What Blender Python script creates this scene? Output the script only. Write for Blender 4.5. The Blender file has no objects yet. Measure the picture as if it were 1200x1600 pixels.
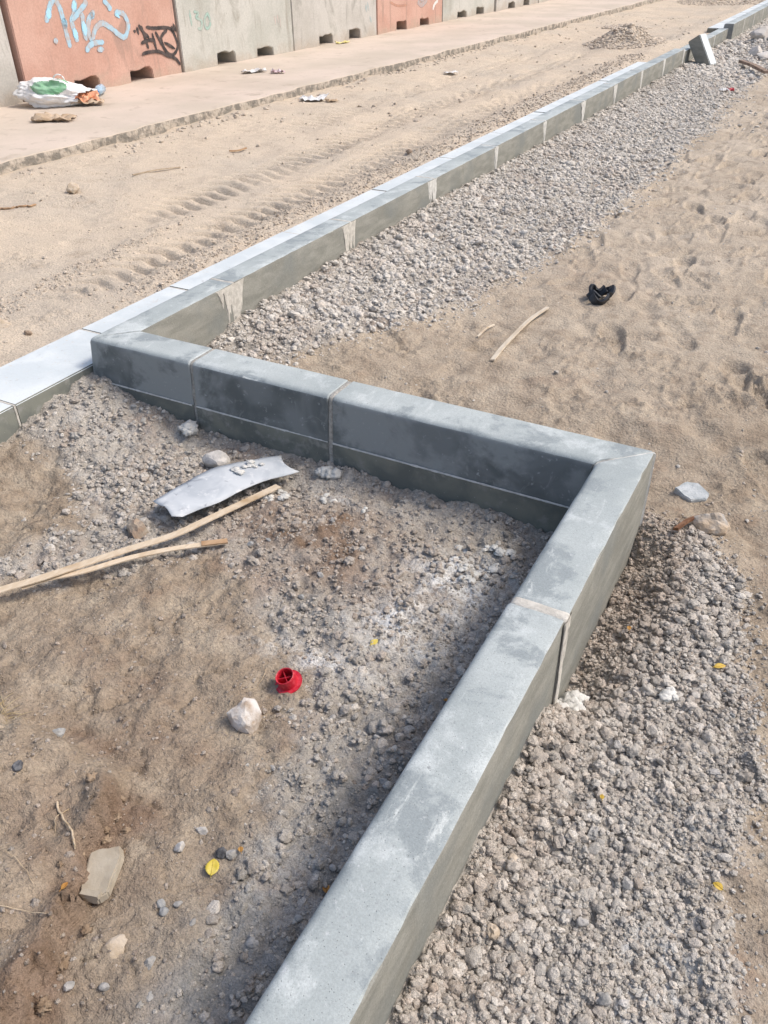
import bpy, bmesh, math, random
import numpy as np
from mathutils import Vector, Matrix, noise as mnoise, Euler

# ------------------------------------------------------------------ camera, sky, sun, exposure
scene = bpy.context.scene
col = scene.collection
cam_d = bpy.data.cameras.new('camera'); cam = bpy.data.objects.new('camera', cam_d); col.objects.link(cam)
cam_d.sensor_fit = 'VERTICAL'; cam_d.sensor_height = 24.0; cam_d.lens = 24.0 * 1285.04 / 1600.0
cam_d.clip_start = 0.05; cam_d.clip_end = 600
cam.location = (2.23924, -2.14344, 1.23068)
cam.rotation_euler = (math.radians(54.7088), math.radians(0.8508), math.radians(28.4829))
scene.camera = cam

SUN_AZ, SUN_EL = math.radians(62), math.radians(52)      # azimuth from +Y towards +X
world = bpy.data.worlds.new('World'); scene.world = world; world.use_nodes = True
wn = world.node_tree.nodes; wl = world.node_tree.links
bg = wn['Background']; sky = wn.new('ShaderNodeTexSky'); sky.sky_type = 'NISHITA'; sky.sun_disc = False
sky.sun_elevation = SUN_EL; sky.sun_rotation = SUN_AZ
sky.dust_density = 4.0; sky.air_density = 1.0; sky.ozone_density = 1.0
wl.new(sky.outputs[0], bg.inputs[0]); bg.inputs[1].default_value = 0.14
sun_d = bpy.data.lights.new('sun', 'SUN'); sun_d.energy = 1.45; sun_d.angle = math.radians(14); sun_d.color = (1.0, 0.95, 0.88)
sun = bpy.data.objects.new('sun', sun_d); col.objects.link(sun)
sdir = Vector((math.sin(SUN_AZ) * math.cos(SUN_EL), math.cos(SUN_AZ) * math.cos(SUN_EL), math.sin(SUN_EL)))
sun.rotation_euler = (-sdir).to_track_quat('-Z', 'Y').to_euler()
scene.view_settings.view_transform = 'Standard'; scene.view_settings.look = 'None'
scene.view_settings.gamma = 1.0; scene.view_settings.exposure = 0.54

rng = np.random.default_rng(7); random.seed(7)

# ------------------------------------------------------------------ numpy noise
PERM = np.random.default_rng(1).permutation(4096).astype(np.int64)
def hsh(ix, iy, seed=0):
    return PERM[(PERM[(ix + seed * 131) & 4095] + iy) & 4095] / 4096.0
def vnoise(x, y, seed=0):
    ix = np.floor(x).astype(np.int64); iy = np.floor(y).astype(np.int64)
    fx = x - ix; fy = y - iy
    ux = fx * fx * fx * (fx * (fx * 6 - 15) + 10); uy = fy * fy * fy * (fy * (fy * 6 - 15) + 10)
    def g(dx, dy):
        a = hsh(ix + dx, iy + dy, seed) * 2 * np.pi
        return np.cos(a) * (fx - dx) + np.sin(a) * (fy - dy)
    n0 = g(0, 0) * (1 - ux) + g(1, 0) * ux; n1 = g(0, 1) * (1 - ux) + g(1, 1) * ux
    return (n0 * (1 - uy) + n1 * uy) * 1.4
def fbm(x, y, sc, oct=3, seed=0, gain=.5):
    s = np.zeros_like(x, dtype=float); a = 1.0; t = 0
    for o in range(oct):
        s += a * vnoise(x * sc + 17.3 * o, y * sc - 9.1 * o, seed + o); t += a; a *= gain; sc *= 2.03
    return s / t
def worley(x, y, sc, seed=0):
    x = x * sc; y = y * sc
    ix = np.floor(x).astype(np.int64); iy = np.floor(y).astype(np.int64)
    f1 = np.full(x.shape, 9.0); idv = np.zeros(x.shape)
    for dx in (-1, 0, 1):
        for dy in (-1, 0, 1):
            px = ix + dx + hsh(ix + dx, iy + dy, seed); py = iy + dy + hsh(ix + dx, iy + dy, seed + 5)
            d = (x - px) ** 2 + (y - py) ** 2
            m = d < f1; f1 = np.where(m, d, f1); idv = np.where(m, hsh(ix + dx, iy + dy, seed + 9), idv)
    return np.sqrt(f1), idv
def sm(a, b, x):
    t = np.clip((x - a) / (b - a), 0, 1); return t * t * (3 - 2 * t)
def polydist(x, y, P):
    """signed distance, negative inside"""
    P = np.array(P, float); Q = np.roll(P, -1, 0)
    d = np.full(x.shape, 1e9); ins = np.zeros(x.shape, bool)
    for (ax, ay), (bx, by) in zip(P, Q):
        vx, vy = bx - ax, by - ay
        t = np.clip(((x - ax) * vx + (y - ay) * vy) / (vx * vx + vy * vy), 0, 1)
        d = np.minimum(d, np.hypot(x - ax - t * vx, y - ay - t * vy))
        c = ((ay > y) != (by > y)) & (x < vx * (y - ay) / (vy if abs(vy) > 1e-9 else 1e-9) + ax)
        ins ^= c
    return np.where(ins, -d, d)

# ------------------------------------------------------------------ layout constants (metres, z = 0 is the kerb top)
L = 1.9407          # length of the cross run between its outer back corners
KW = 0.15           # kerb width
SOIL_A = [(0.35, -1.15), (.69, -.88), (.88, -.70), (1.05, -.76), (1.14, -.89), (1.32, -.92), (1.42, -1.08), (1.45, -1.33),
          (1.55, -1.44), (1.55, -1.61), (1.62, -1.95), (.9, -2.6), (-1.2, -2.0), (-.2, -1.3)]
SOIL_B = [(-.4, -.62), (-.03, -.54), (.22, -.62), (.38, -.74), (.36, -.95), (.25, -1.1), (-.4, -1.3)]
def gravel_mask(x, y):
    """1 = crumbly gravel, 0 = bare sand or soil; edges broken up"""
    n = fbm(x, y, 7, 3, 3) * .09 + fbm(x, y, 40, 2, 4) * .03
    # bay
    gA = sm(-.05, .05, np.minimum(polydist(x, y, SOIL_A), polydist(x, y, SOIL_B)) + n * 1.2)
    # right of the near run
    xb = np.interp(y, [-2.2, -1.33, -1.18, -1.1, -.97, -.78, -.34, -.14, .04, .10], [2.47, 2.44, 2.39, 2.35, 2.37, 2.40, 2.29, 2.24, 2.12, 1.93])
    gB = 1 - sm(-.025, .025, x - xb + n * .8)
    # beyond the cross run
    xc = np.interp(y, [0, .3, .45, .62, .96, 1.2, 1.6, 2.1, 2.5, 3.2, 3.9, 5.3, 6.2, 7.6, 10.3, 30],
                   [.1, .22, .33, .47, .6, .72, .77, .88, .93, .95, .93, .94, .95, .85, .95, 2.0])
    gC = 1 - sm(-.04, .04, x - xc + n * 1.1)
    # road side
    gD = (1 - sm(-.78, -.62, -x - .2 + n * 2)) * 0
    band = np.exp(-((x + .56 + .01 * y) / .13) ** 2) * sm(.3, .8, y)
    band2 = np.exp(-((x + 1.02 + .16 * y) / .09) ** 2) * sm(-.6, .2, y) * (1 - sm(1.5, 2.0, y))
    gD = np.clip(np.maximum(band * .8, band2 * .8) * (1 + n * 9), 0, 1) * .9
    mB = sm(1.83, 1.91, x); far = sm(-.12, -.03, y); farB = sm(.02, .12, y)
    mD = 1 - sm(-.33, -.18, x)
    near = gA * (1 - mB) * (1 - far) + gC * (1 - mB) * far + mB * (gB * (1 - farB) + gC * farB)
    return near * (1 - mD) + gD * mD
_fr = np.random.default_rng(23)
PRINTS = []
for _ in range(75):                                   # pairs of steps wandering over the sand
    px, py_, a = _fr.uniform(.9, 3.0), _fr.uniform(.25, 7.5), _fr.normal(.1, .6)
    for st in range(3):
        sd = .07 if st % 2 else -.07
        PRINTS.append((px + math.sin(a) * .55 * st + math.cos(a) * sd, py_ + math.cos(a) * .55 * st - math.sin(a) * sd, a + _fr.normal(0, .15), _fr.uniform(.5, 1.2)))
def footprints(x, y):
    z = np.zeros_like(x)
    for px, py_, a, k in PRINTS:
        m = np.nonzero((np.abs(x - px) < .24) & (np.abs(y - py_) < .24))[0]
        if not len(m): continue
        dx, dy = x[m] - px, y[m] - py_; u = dx * math.sin(a) + dy * math.cos(a); v = dx * math.cos(a) - dy * math.sin(a)
        d = np.abs(u / .15) ** 2.6 + np.abs(v / (.046 + .012 * np.sin(u * 14))) ** 2.6
        z[m] += k * (-.026 * (1 - sm(.55, 1.1, d)) * (1 + .25 * np.sin(u * 2 * np.pi / .028)) + .010 * np.exp(-((d - 1.5) / .6) ** 2))
    return z
HEAPS = [(-1.12, 11.1, .50, .25), (-1.75, 13.6, .35, .06), (-1.2, 19.5, .9, .16), (.75, 12.2, .55, .14)]
def H(x, y):
    x = np.asarray(x, float); y = np.asarray(y, float)
    g = gravel_mask(x, y)
    big = fbm(x, y, 1.3, 2, 11) * .018
    A = -.268 + .075 * (1 - sm(-.1, .42, x)) * sm(-.75, -.25, y) + .04 * (1 - sm(-.2, .1, x)) * sm(-1.3, -.5, y) \
        + .02 * np.exp(-((y + .15) / .06) ** 2) + .016 * np.exp(-((x - 1.05) ** 2 + (y + .52) ** 2) / .03) - .012 * sm(1.5, 1.8, x)
    edge = x - (1.20 + .42 * (-1.47 - y) + .05 * fbm(x, y, 11, 3, 21) + .03 * fbm(x, y, 35, 2, 23))
    plate = (1 - sm(-.005, .008, edge)) * (1 - sm(-1.50, -1.40, y + .05 * fbm(x, y, 12, 2, 22)))
    A = A - .012 + plate * .10 * (.75 + .5 * fbm(x, y, 6, 2, 25))
    kB = sm(-.95, -.7, y)
    B = (-.205 - .13 * (x - 1.94)) * (1 - kB) + kB * (-.335 + .085 * sm(1.93, 2.12, x) - .02 * sm(2.15, 2.4, x)) + .09 * sm(-.12, .02, y) * (1 - sm(1.95, 2.1, x))
    Cc = np.interp(y, [0, .4, .6, 1.5, 2.7, 3.6, 5, 7, 12], [-.215, -.20, -.165, -.15, -.138, -.15, -.165, -.18, -.19])
    Cz = Cc - .085 * sm(.0, .95, x + .12 * fbm(x, y, 2.5, 2, 66)) + .012 * sm(1.1, 1.8, x)
    D = -.142 - .025 * np.exp(-((x + 1.6) / .7) ** 2) + .012 * sm(-2.3, -2.9, x)
    D = D + .02 * np.exp(-((x + .62) / .15) ** 2) * sm(.2, 1, y)
    for cx, dep, y0, y1 in ((-.92, .046, .2, 9), (-1.50, .055, 1.4, 11), (-2.1, .035, 4, 14)):
        lane = np.exp(-((x - cx - .05 * np.sin(y * .9)) / .17) ** 4) * sm(y0, y0 + .6, y) * (1 - sm(y1 - 2, y1, y))
        ph = np.mod((y + .5 * np.abs(x - cx)) / .125 + cx * 3, 1.0)
        groove = 1 - sm(.12, .26, np.abs(ph - .5))
        D = D - lane * dep * (.2 + .8 * groove) * np.clip(.8 + .7 * fbm(x, y, 1.7, 2, 31), .45, 1.3)
    mB = sm(1.83, 1.91, x); far = sm(-.12, -.03, y); farB = sm(-.08, .2, y)
    mD = 1 - sm(-.33, -.2, x)
    z = (A * (1 - far) + Cz * far) * (1 - mB) + mB * (B * (1 - farB) + Cz * farB)
    z = z * (1 - mD) + D * mD + big * (.5 + .5 * mD)
    for hx, hy, r, h in HEAPS:
        d2 = np.hypot(x - hx, (y - hy) * .9) / r
        z = z + h * np.exp(-(d2 * 1.35) ** 2 * 1.1) * (1 + .5 * fbm(x, y, 5, 3, 61))
    # surface relief
    f1, idv = worley(x + .006 * vnoise(x * 60, y * 60, 2), y, 34, 6)
    clod = np.clip(.62 - f1, 0, 1) * (.35 + idv)
    z = z + g * (clod * .014 + fbm(x, y, 8, 2, 7) * .022 + fbm(x, y, 22, 4, 8) * .022 + fbm(x, y, 60, 2, 9) * .010)
    sandC = (1 - g) * (1 - mD) * np.maximum(far * (1 - mB), mB)
    foot = fbm(x * .8 + .3 * y, y, 9, 3, 14)
    dent = fbm(x, y, 5.5, 2, 15)
    z = z + sandC * (foot * .012 + np.minimum(dent, 0) * .04 + footprints(x, y) * (.6 + .8 * fbm(x, y, 3, 2, 63)) + sm(.0, .3, fbm(x, y, 2.4, 2, 64)) * np.maximum(0, fbm(x, y, 28, 3, 16)) * .03 + fbm(x, y, 45, 2, 16) * .003)
    soil = (1 - g) * (1 - mD) * (1 - far) * (1 - mB)
    rough = .5 + .5 * sm(-.1, .25, fbm(x, y, 6, 2, 17))
    z = z + soil * (fbm(x, y, 4.5, 2, 24) * .03 + fbm(x, y, 14, 3, 18) * .016 + rough * fbm(x, y, 55, 3, 19) * .013 - .012 * np.exp(-(fbm(x, y, 7, 3, 28) / .035) ** 2) * rough)
    z = z + (1 - g) * mD * (fbm(x, y, 3, 3, 20) * .024 + fbm(x, y, 12, 2, 29) * .004 + sm(.05, .3, fbm(x, y, 2, 2, 30)) * np.maximum(0, fbm(x, y, 30, 3, 26)) * .03)
    return z
def h1(x, y): return float(H(np.array([x]), np.array([y]))[0])

# ------------------------------------------------------------------ materials
def nodes_mat(name):
    m = bpy.data.materials.new(name); m.use_nodes = True
    nt = m.node_tree; b = nt.nodes['Principled BSDF']
    b.inputs['Specular IOR Level'].default_value = .25
    return m, nt, b
class NT:
    """tiny node helper"""
    def __init__(s, nt):
        s.nt = nt; s.geo = nt.nodes.new('ShaderNodeNewGeometry'); s.pos = s.geo.outputs['Position']
    def noise(s, sc, det=3, rough=.55, dist=0, vec=None, off=0):
        n = s.nt.nodes.new('ShaderNodeTexNoise'); n.inputs['Scale'].default_value = sc; n.inputs['Detail'].default_value = det
        n.inputs['Roughness'].default_value = rough; n.inputs['Distortion'].default_value = dist
        v = vec or s.pos
        if off:
            a = s.nt.nodes.new('ShaderNodeVectorMath'); a.operation = 'ADD'; a.inputs[1].default_value = (off, off * 1.7, -off)
            s.nt.links.new(v, a.inputs[0]); v = a.outputs[0]
        s.nt.links.new(v, n.inputs['Vector']); return n.outputs['Fac']
    def scaled(s, k, vec=None):
        a = s.nt.nodes.new('ShaderNodeVectorMath'); a.operation = 'MULTIPLY'; a.inputs[1].default_value = k
        s.nt.links.new(vec or s.pos, a.inputs[0]); return a.outputs[0]
    def voro(s, sc, feat='F1'):
        n = s.nt.nodes.new('ShaderNodeTexVoronoi'); n.inputs['Scale'].default_value = sc; n.feature = feat
        s.nt.links.new(s.pos, n.inputs['Vector']); return n.outputs['Distance']
    def ramp(s, f, a, b, lo=0., hi=1.):
        n = s.nt.nodes.new('ShaderNodeMapRange'); n.interpolation_type = 'SMOOTHSTEP'
        n.inputs['From Min'].default_value = a; n.inputs['From Max'].default_value = b
        n.inputs['To Min'].default_value = lo; n.inputs['To Max'].default_value = hi
        s.nt.links.new(f, n.inputs['Value']); return n.outputs['Result']
    def mix(s, f, a, b, mode='MIX'):
        n = s.nt.nodes.new('ShaderNodeMix'); n.data_type = 'RGBA'; n.blend_type = mode
        for i, v in ((0, f), (6, a), (7, b)):
            if isinstance(v, (int, float)): n.inputs[i].default_value = v
            elif isinstance(v, tuple): n.inputs[i].default_value = (*v, 1)
            else: s.nt.links.new(v, n.inputs[i])
        return n.outputs[2]
    def math(s, op, a, b=0.):
        n = s.nt.nodes.new('ShaderNodeMath'); n.operation = op
        for i, v in ((0, a), (1, b)):
            if isinstance(v, (int, float)): n.inputs[i].default_value = v
            else: s.nt.links.new(v, n.inputs[i])
        return n.outputs[0]
    def attr(s, name, kind='GEOMETRY'):
        n = s.nt.nodes.new('ShaderNodeAttribute'); n.attribute_name = name; n.attribute_type = kind; return n.outputs['Fac']
    def bump(s, b, hs):
        prev = None
        for h, st, d in hs:
            n = s.nt.nodes.new('ShaderNodeBump'); n.inputs['Strength'].default_value = st; n.inputs['Distance'].default_value = d
            s.nt.links.new(h, n.inputs['Height'])
            if prev: s.nt.links.new(prev, n.inputs['Normal'])
            prev = n.outputs[0]
        s.nt.links.new(prev, b.inputs['Normal'])

def simple(name, c1, c2, sc=30, rough=.85, bump=.3, bsc=200, bd=.002, lo=.35, hi=.65, spec=.25, det=4):
    m, nt, b = nodes_mat(name); N = NT(nt)
    c = N.mix(N.ramp(N.noise(sc, det), lo, hi), c1, c2)
    nt.links.new(c, b.inputs['Base Color']); b.inputs['Roughness'].default_value = rough
    b.inputs['Specular IOR Level'].default_value = spec
    N.bump(b, [(N.noise(bsc, 4), bump, bd)]); return m

def ground_material():
    m, nt, b = nodes_mat('site_ground'); N = NT(nt)
    big = N.noise(2.2, 3); mid = N.noise(14, 4, off=3); fine = N.noise(120, 4, .6); grit = N.noise(420, 3, .6)
    sand = N.mix(N.ramp(big, .3, .7), (.42, .35, .27), (.51, .435, .345))
    sand = N.mix(N.ramp(mid, .5, .75), sand, (.345, .285, .22))
    road = N.mix(N.ramp(N.noise(1.1, 4), .35, .7), (.60, .50, .385), (.53, .455, .365))
    road = N.mix(N.ramp(N.noise(9, 5, .6), .5, .8), road, (.47, .385, .295))
    soil = N.mix(N.ramp(mid, .35, .65), (.36, .295, .222), (.28, .222, .163))
    soil = N.mix(N.ramp(N.noise(7, 4, off=8), .45, .7), soil, (.40, .335, .255))
    soil = N.mix(N.ramp(N.noise(5, 3, off=5), .58, .75), soil, (.26, .19, .135))
    grav = N.mix(N.ramp(N.noise(9, 4, off=1), .35, .65), (.44, .405, .355), (.35, .315, .27))
    grav = N.mix(N.ramp(N.noise(4, 3, off=12), .5, .7), grav, (.35, .29, .24))
    c = N.mix(N.attr('road'), sand, road)
    c = N.mix(N.attr('soil'), c, soil)
    c = N.mix(N.attr('gravel'), c, grav)
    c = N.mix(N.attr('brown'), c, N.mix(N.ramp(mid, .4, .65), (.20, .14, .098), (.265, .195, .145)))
    c = N.mix(N.attr('grey'), c, N.mix(N.ramp(mid, .4, .65), (.235, .23, .215), (.31, .30, .28)))
    c = N.mix(N.math('MULTIPLY', N.attr('dust'), N.ramp(N.noise(30, 5, .65), .32, .58)), c, (.70, .69, .66))
    speck = N.ramp(grit, .28, .72, .84, 1.14)
    speck2 = N.ramp(fine, .3, .7, .84, 1.13)
    c = N.mix(1.0, c, N.math('MULTIPLY', speck, speck2), 'MULTIPLY')
    nt.links.new(c, b.inputs['Base Color']); b.inputs['Roughness'].default_value = .95; b.inputs['Specular IOR Level'].default_value = .1
    N.bump(b, [(mid, .4, .014), (N.noise(45, 4, .6, off=2), .5, .010), (N.voro(95), .45, -.006), (fine, .7, .007), (N.voro(260), .5, -.003), (grit, .5, .0025)])
    return m

def stone_material():
    m, nt, b = nodes_mat('crushed_stone'); N = NT(nt)
    t = N.attr('tone', 'INSTANCER'); hu = N.attr('hue', 'INSTANCER'); be = N.attr('beige', 'INSTANCER')
    c = N.mix(t, (.27, .25, .22), (.68, .635, .57))
    c = N.mix(hu, c, N.mix(t, (.22, .17, .13), (.50, .41, .335)))
    c = N.mix(be, c, N.mix(t, (.42, .34, .26), (.70, .59, .47)))
    c = N.mix(N.ramp(N.noise(160, 4, .65), .35, .7), c, N.mix(.4, c, (.52, .485, .43)))
    c = N.mix(1.0, c, N.ramp(N.noise(500, 3, .6), .3, .7, .75, 1.2), 'MULTIPLY')
    nt.links.new(c, b.inputs['Base Color']); b.inputs['Roughness'].default_value = .95; b.inputs['Specular IOR Level'].default_value = .1
    N.bump(b, [(N.noise(180, 4, .65), .9, .005), (N.noise(600, 3), .7, .002)])
    return m

def kerb_mats():
    out = []
    # 0 trowelled top
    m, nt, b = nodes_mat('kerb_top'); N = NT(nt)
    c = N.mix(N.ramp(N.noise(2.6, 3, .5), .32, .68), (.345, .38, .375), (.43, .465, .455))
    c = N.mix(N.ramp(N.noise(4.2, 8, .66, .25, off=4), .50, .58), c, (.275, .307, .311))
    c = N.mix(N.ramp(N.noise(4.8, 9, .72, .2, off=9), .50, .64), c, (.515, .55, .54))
    c = N.mix(N.ramp(N.noise(16, 8, .75, .3, off=15, vec=N.scaled((1, .3, 1))), .57, .68), c, (.52, .55, .535))
    c = N.mix(N.ramp(N.noise(30, 7, .75, .2, off=21), .63, .70), c, (.24, .26, .26))
    c = N.mix(N.ramp(N.noise(45, 5, .7, off=3), .60, .75), c, (.54, .56, .56))
    c = N.mix(N.ramp(N.noise(90, 4, .6), .62, .78), c, (.31, .33, .33))
    c = N.mix(N.ramp(N.voro(130), .07, .15), (.20, .215, .21), c)
    c = N.mix(N.ramp(N.noise(700, 2, .6), .60, .72), c, (.26, .28, .275))
    c = N.mix(1.0, c, N.ramp(N.noise(300, 4, .6), .3, .7, .90, 1.08), 'MULTIPLY')
    nt.links.new(c, b.inputs['Base Color']); b.inputs['Roughness'].default_value = .66; b.inputs['Specular IOR Level'].default_value = .25
    N.bump(b, [(N.noise(25, 3), .15, .004), (N.noise(350, 3), .4, .0014), (N.ramp(N.voro(130), .07, .15), .5, .0012)]); out.append(m)
    # 1 upper front, smooth mould face with damp and pale rubbed patches
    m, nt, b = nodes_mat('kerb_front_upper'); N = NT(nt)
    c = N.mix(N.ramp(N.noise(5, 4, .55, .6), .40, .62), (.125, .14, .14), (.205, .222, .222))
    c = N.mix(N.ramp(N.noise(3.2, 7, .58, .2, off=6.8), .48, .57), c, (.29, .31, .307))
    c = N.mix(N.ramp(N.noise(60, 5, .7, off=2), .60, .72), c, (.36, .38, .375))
    c = N.mix(N.ramp(N.noise(14, 4, .6, 1.2, off=7), .58, .72), c, (.28, .295, .29))
    nt.links.new(c, b.inputs['Base Color']); b.inputs['Roughness'].default_value = .6
    N.bump(b, [(N.noise(30, 3), .12, .003), (N.noise(260, 3), .2, .001)]); out.append(m)
    # 2 lower front
    m, nt, b = nodes_mat('kerb_front_lower'); N = NT(nt)
    c = N.mix(N.ramp(N.noise(6, 4, .55, .4), .40, .6), (.15, .16, .145), (.225, .23, .195))
    c = N.mix(N.ramp(N.noise(18, 4, .6, off=2), .55, .7), c, (.27, .27, .245))
    c = N.mix(N.ramp(N.noise(120, 3, .6, off=2), .66, .75), c, (.45, .45, .43))
    nt.links.new(c, b.inputs['Base Color']); b.inputs['Roughness'].default_value = .8
    N.bump(b, [(N.noise(40, 4), .25, .004), (N.noise(300, 3), .3, .0012)]); out.append(m)
    # 3 back, olive grey struck face
    m, nt, b = nodes_mat('kerb_back'); N = NT(nt)
    st = N.noise(6, 4, .6, .3, vec=N.scaled((1, 1, 4)))
    c = N.mix(N.ramp(st, .35, .65), (.215, .213, .185), (.285, .28, .245))
    c = N.mix(N.ramp(N.noise(3, 3, off=3), .5, .66), c, (.205, .212, .195))
    c = N.mix(N.ramp(N.noise(70, 4, .7, off=5), .62, .75), c, (.36, .355, .315))
    c = N.mix(1.0, c, N.ramp(N.noise(260, 4, .6), .3, .7, .86, 1.12), 'MULTIPLY')
    nt.links.new(c, b.inputs['Base Color']); b.inputs['Roughness'].default_value = .88
    N.bump(b, [(N.noise(50, 4, .6, vec=N.scaled((1, 1, 2))), .35, .004), (N.noise(400, 3), .35, .001)]); out.append(m)
    # 4 ends
    out.append(simple('kerb_end', (.22, .225, .215), (.31, .31, .295), 12))
    return out

def block_material(name, c1, c2, cstain):
    m, nt, b = nodes_mat(name); N = NT(nt)
    c = N.mix(N.ramp(N.noise(2.2, 4, .55), .35, .65), c1, c2)
    c = N.mix(N.ramp(N.noise(3.5, 4, .6, .8, vec=N.scaled((1, 1, .5)), off=4), .55, .72), c, cstain)
    c = N.mix(N.ramp(N.noise(38, 3, .6), .67, .76), c, cstain)
    c = N.mix(N.ramp(N.noise(9, 4, .65, .2, vec=N.scaled((1, 1, .12)), off=11), .56, .74), c, cstain)
    sz = nt.nodes.new('ShaderNodeSeparateXYZ'); nt.links.new(N.pos, sz.inputs[0])
    c = N.mix(N.ramp(N.math('ADD', sz.outputs[2], N.math('MULTIPLY', N.noise(5, 5, .65, off=2), -.42)), -.28, -.10, .55, 0.), c, (.40, .33, .26))
    c = N.mix(1.0, c, N.ramp(N.noise(60, 4), .3, .7, .92, 1.06), 'MULTIPLY')
    nt.links.new(c, b.inputs['Base Color']); b.inputs['Roughness'].default_value = .9
    N.bump(b, [(N.noise(18, 4), .25, .01), (N.ramp(N.noise(38, 3, .6), .67, .76), .4, -.006)]); return m

M_GROUND = ground_material(); M_STONE = stone_material(); KM = kerb_mats()
M_WHITE = None
def flat_kerb_material():
    m, nt, b = nodes_mat('flat_kerb_top'); N = NT(nt)
    c = N.mix(N.ramp(N.noise(5, 4, .55, .5), .35, .65), (.54, .585, .595), (.635, .67, .67))
    c = N.mix(N.ramp(N.noise(30, 5, .65, 1, off=2), .62, .74), c, (.45, .46, .46))
    c = N.mix(N.ramp(N.noise(6, 4, .6, 1, off=3), .63, .75), c, (.52, .53, .52))
    c = N.mix(N.ramp(N.voro(150), .05, .12), (.40, .41, .42), c)
    sx = nt.nodes.new('ShaderNodeSeparateXYZ'); nt.links.new(N.pos, sx.inputs[0])
    sp = N.math('ADD', N.math('MULTIPLY', N.noise(9, 7, .72, off=6), .26), N.math('MULTIPLY', sx.outputs[0], -1.0))
    c = N.mix(N.ramp(sp, .60, .66), c, (.52, .46, .38))
    c = N.mix(N.ramp(N.noise(55, 5, .7, off=8), .58, .72), c, (.55, .53, .48))
    nt.links.new(c, b.inputs['Base Color']); b.inputs['Roughness'].default_value = .75
    N.bump(b, [(N.noise(60, 4), .25, .003)]); return m
M_WHITE = flat_kerb_material()
M_MORTAR = simple('mortar', (.46, .435, .385), (.60, .57, .51), 40, .95, .6, 220, .004)
M_MORTARPALE = simple('mortar_pale', (.50, .49, .455), (.64, .63, .59), 40, .95, .6, 220, .004)
M_MORTARGREY = simple('mortar_grey', (.30, .285, .255), (.43, .41, .37), 90, .95, .8, 260, .004)
M_CONC = block_material('barrier_concrete', (.44, .42, .38), (.52, .50, .46), (.34, .325, .29))
M_CONC2 = block_material('barrier_concrete_greenish', (.44, .44, .395), (.53, .52, .475), (.36, .345, .30))
M_SALMON = block_material('barrier_salmon_paint', (.50, .30, .235), (.56, .36, .29), (.40, .265, .215))

def attr_mesh(name, V, F, mats, smooth=True, ang=None, mi=None):
    me = bpy.data.meshes.new(name); me.from_pydata([tuple(v) for v in V], [], F)
    for m in (mats if isinstance(mats, (list, tuple)) else [mats]): me.materials.append(m)
    if mi is not None: me.polygons.foreach_set('material_index', np.array(mi, np.int32))
    me.polygons.foreach_set('use_smooth', np.full(len(me.polygons), smooth))
    if ang: me.set_sharp_from_angle(angle=math.radians(ang))
    me.update(); return me
def link(name, me, parent=None, loc=None, rot=None):
    o = bpy.data.objects.new(name, me); col.objects.link(o)
    if parent: o.parent = parent
    if loc is not None: o.location = loc
    if rot is not None: o.rotation_euler = rot
    return o
def tag(o, label=None, cat=None, group=None, kind=None):
    if label: o['label'] = label
    if cat: o['category'] = cat
    if group: o['group'] = group
    if kind: o['kind'] = kind
    return o
def empty(name, loc=(0, 0, 0), rot=None):
    o = bpy.data.objects.new(name, None); o.empty_display_size = .05; col.objects.link(o); o.location = loc
    if rot is not None: o.rotation_euler = rot
    return o

# ------------------------------------------------------------------ ground sheet
def axis(lo_far, lo, hi, hi_far, base, glo, ghi, mid_lo, mid_hi):
    xs = list(np.arange(lo, hi, base))
    x = hi; s = base
    up = []
    while x < hi_far:
        up.append(x); s = base + ghi * (x - hi) if x < mid_hi else s * 1.15; x += s
    up.append(hi_far)
    x = lo; s = base; dn = []
    while x > lo_far:
        s = base + glo * (lo - x) if x > mid_lo else s * 1.15; x -= s; dn.append(max(x, lo_far))
    return np.array(dn[::-1] + xs + up)
gx = axis(-160, 0.1, 2.55, 160, .008, .0065, .05, -6, 4)
gy = axis(-120, -2.0, .25, 200, .008, .04, .0065, -4, 22)
X, Y = np.meshgrid(gx, gy); nx, ny = len(gx), len(gy)
xf, yf = X.ravel(), Y.ravel()
Z = H(xf, yf)
fade = np.clip((np.hypot(xf, yf) - 30) / 40, 0, 1); Z = Z * (1 - fade) - .2 * fade
me = bpy.data.meshes.new('ground')
co = np.stack([xf, yf, Z], 1).astype(np.float32)
idx = np.arange(nx * ny).reshape(ny, nx)
q = np.stack([idx[:-1, :-1], idx[:-1, 1:], idx[1:, 1:], idx[1:, :-1]], -1).reshape(-1, 4).astype(np.int32)
me.vertices.add(len(co)); me.vertices.foreach_set('co', co.ravel())
me.loops.add(q.size); me.loops.foreach_set('vertex_index', q.ravel())
me.polygons.add(len(q)); me.polygons.foreach_set('loop_start', np.arange(0, q.size, 4, dtype=np.int32))
me.polygons.foreach_set('loop_total', np.full(len(q), 4, np.int32)); me.polygons.foreach_set('use_smooth', np.ones(len(q), bool))
me.update(calc_edges=True); me.validate()
def setattr_f(me, n, a):
    at = me.attributes.new(n, 'FLOAT', 'POINT'); at.data.foreach_set('value', np.asarray(a, np.float32))
gm = gravel_mask(xf, yf)
inbay = (1 - sm(-.12, -.03, yf)) * (1 - sm(1.83, 1.91, xf)) * sm(-.33, -.2, xf)
setattr_f(me, 'gravel', gm * (1 - .7 * (1 - sm(-.33, -.2, xf))))
setattr_f(me, 'road', 1 - sm(-.33, -.2, xf))
sB = sm(1.83, 1.91, xf) * (1 - sm(-.5, .35, yf)) * .75 + sm(2.1, 2.35, xf) * (1 - sm(.3, 1.4, yf)) * .5
sC = sm(-.03, .1, yf) * np.clip((1 - sm(.3, 2.8, yf)) * .6 + sm(1.7, 2.6, xf + .25 * fbm(xf, yf, 1.5, 2, 65)) * .55, 0, .9) * sm(-.1, .1, xf)
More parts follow.
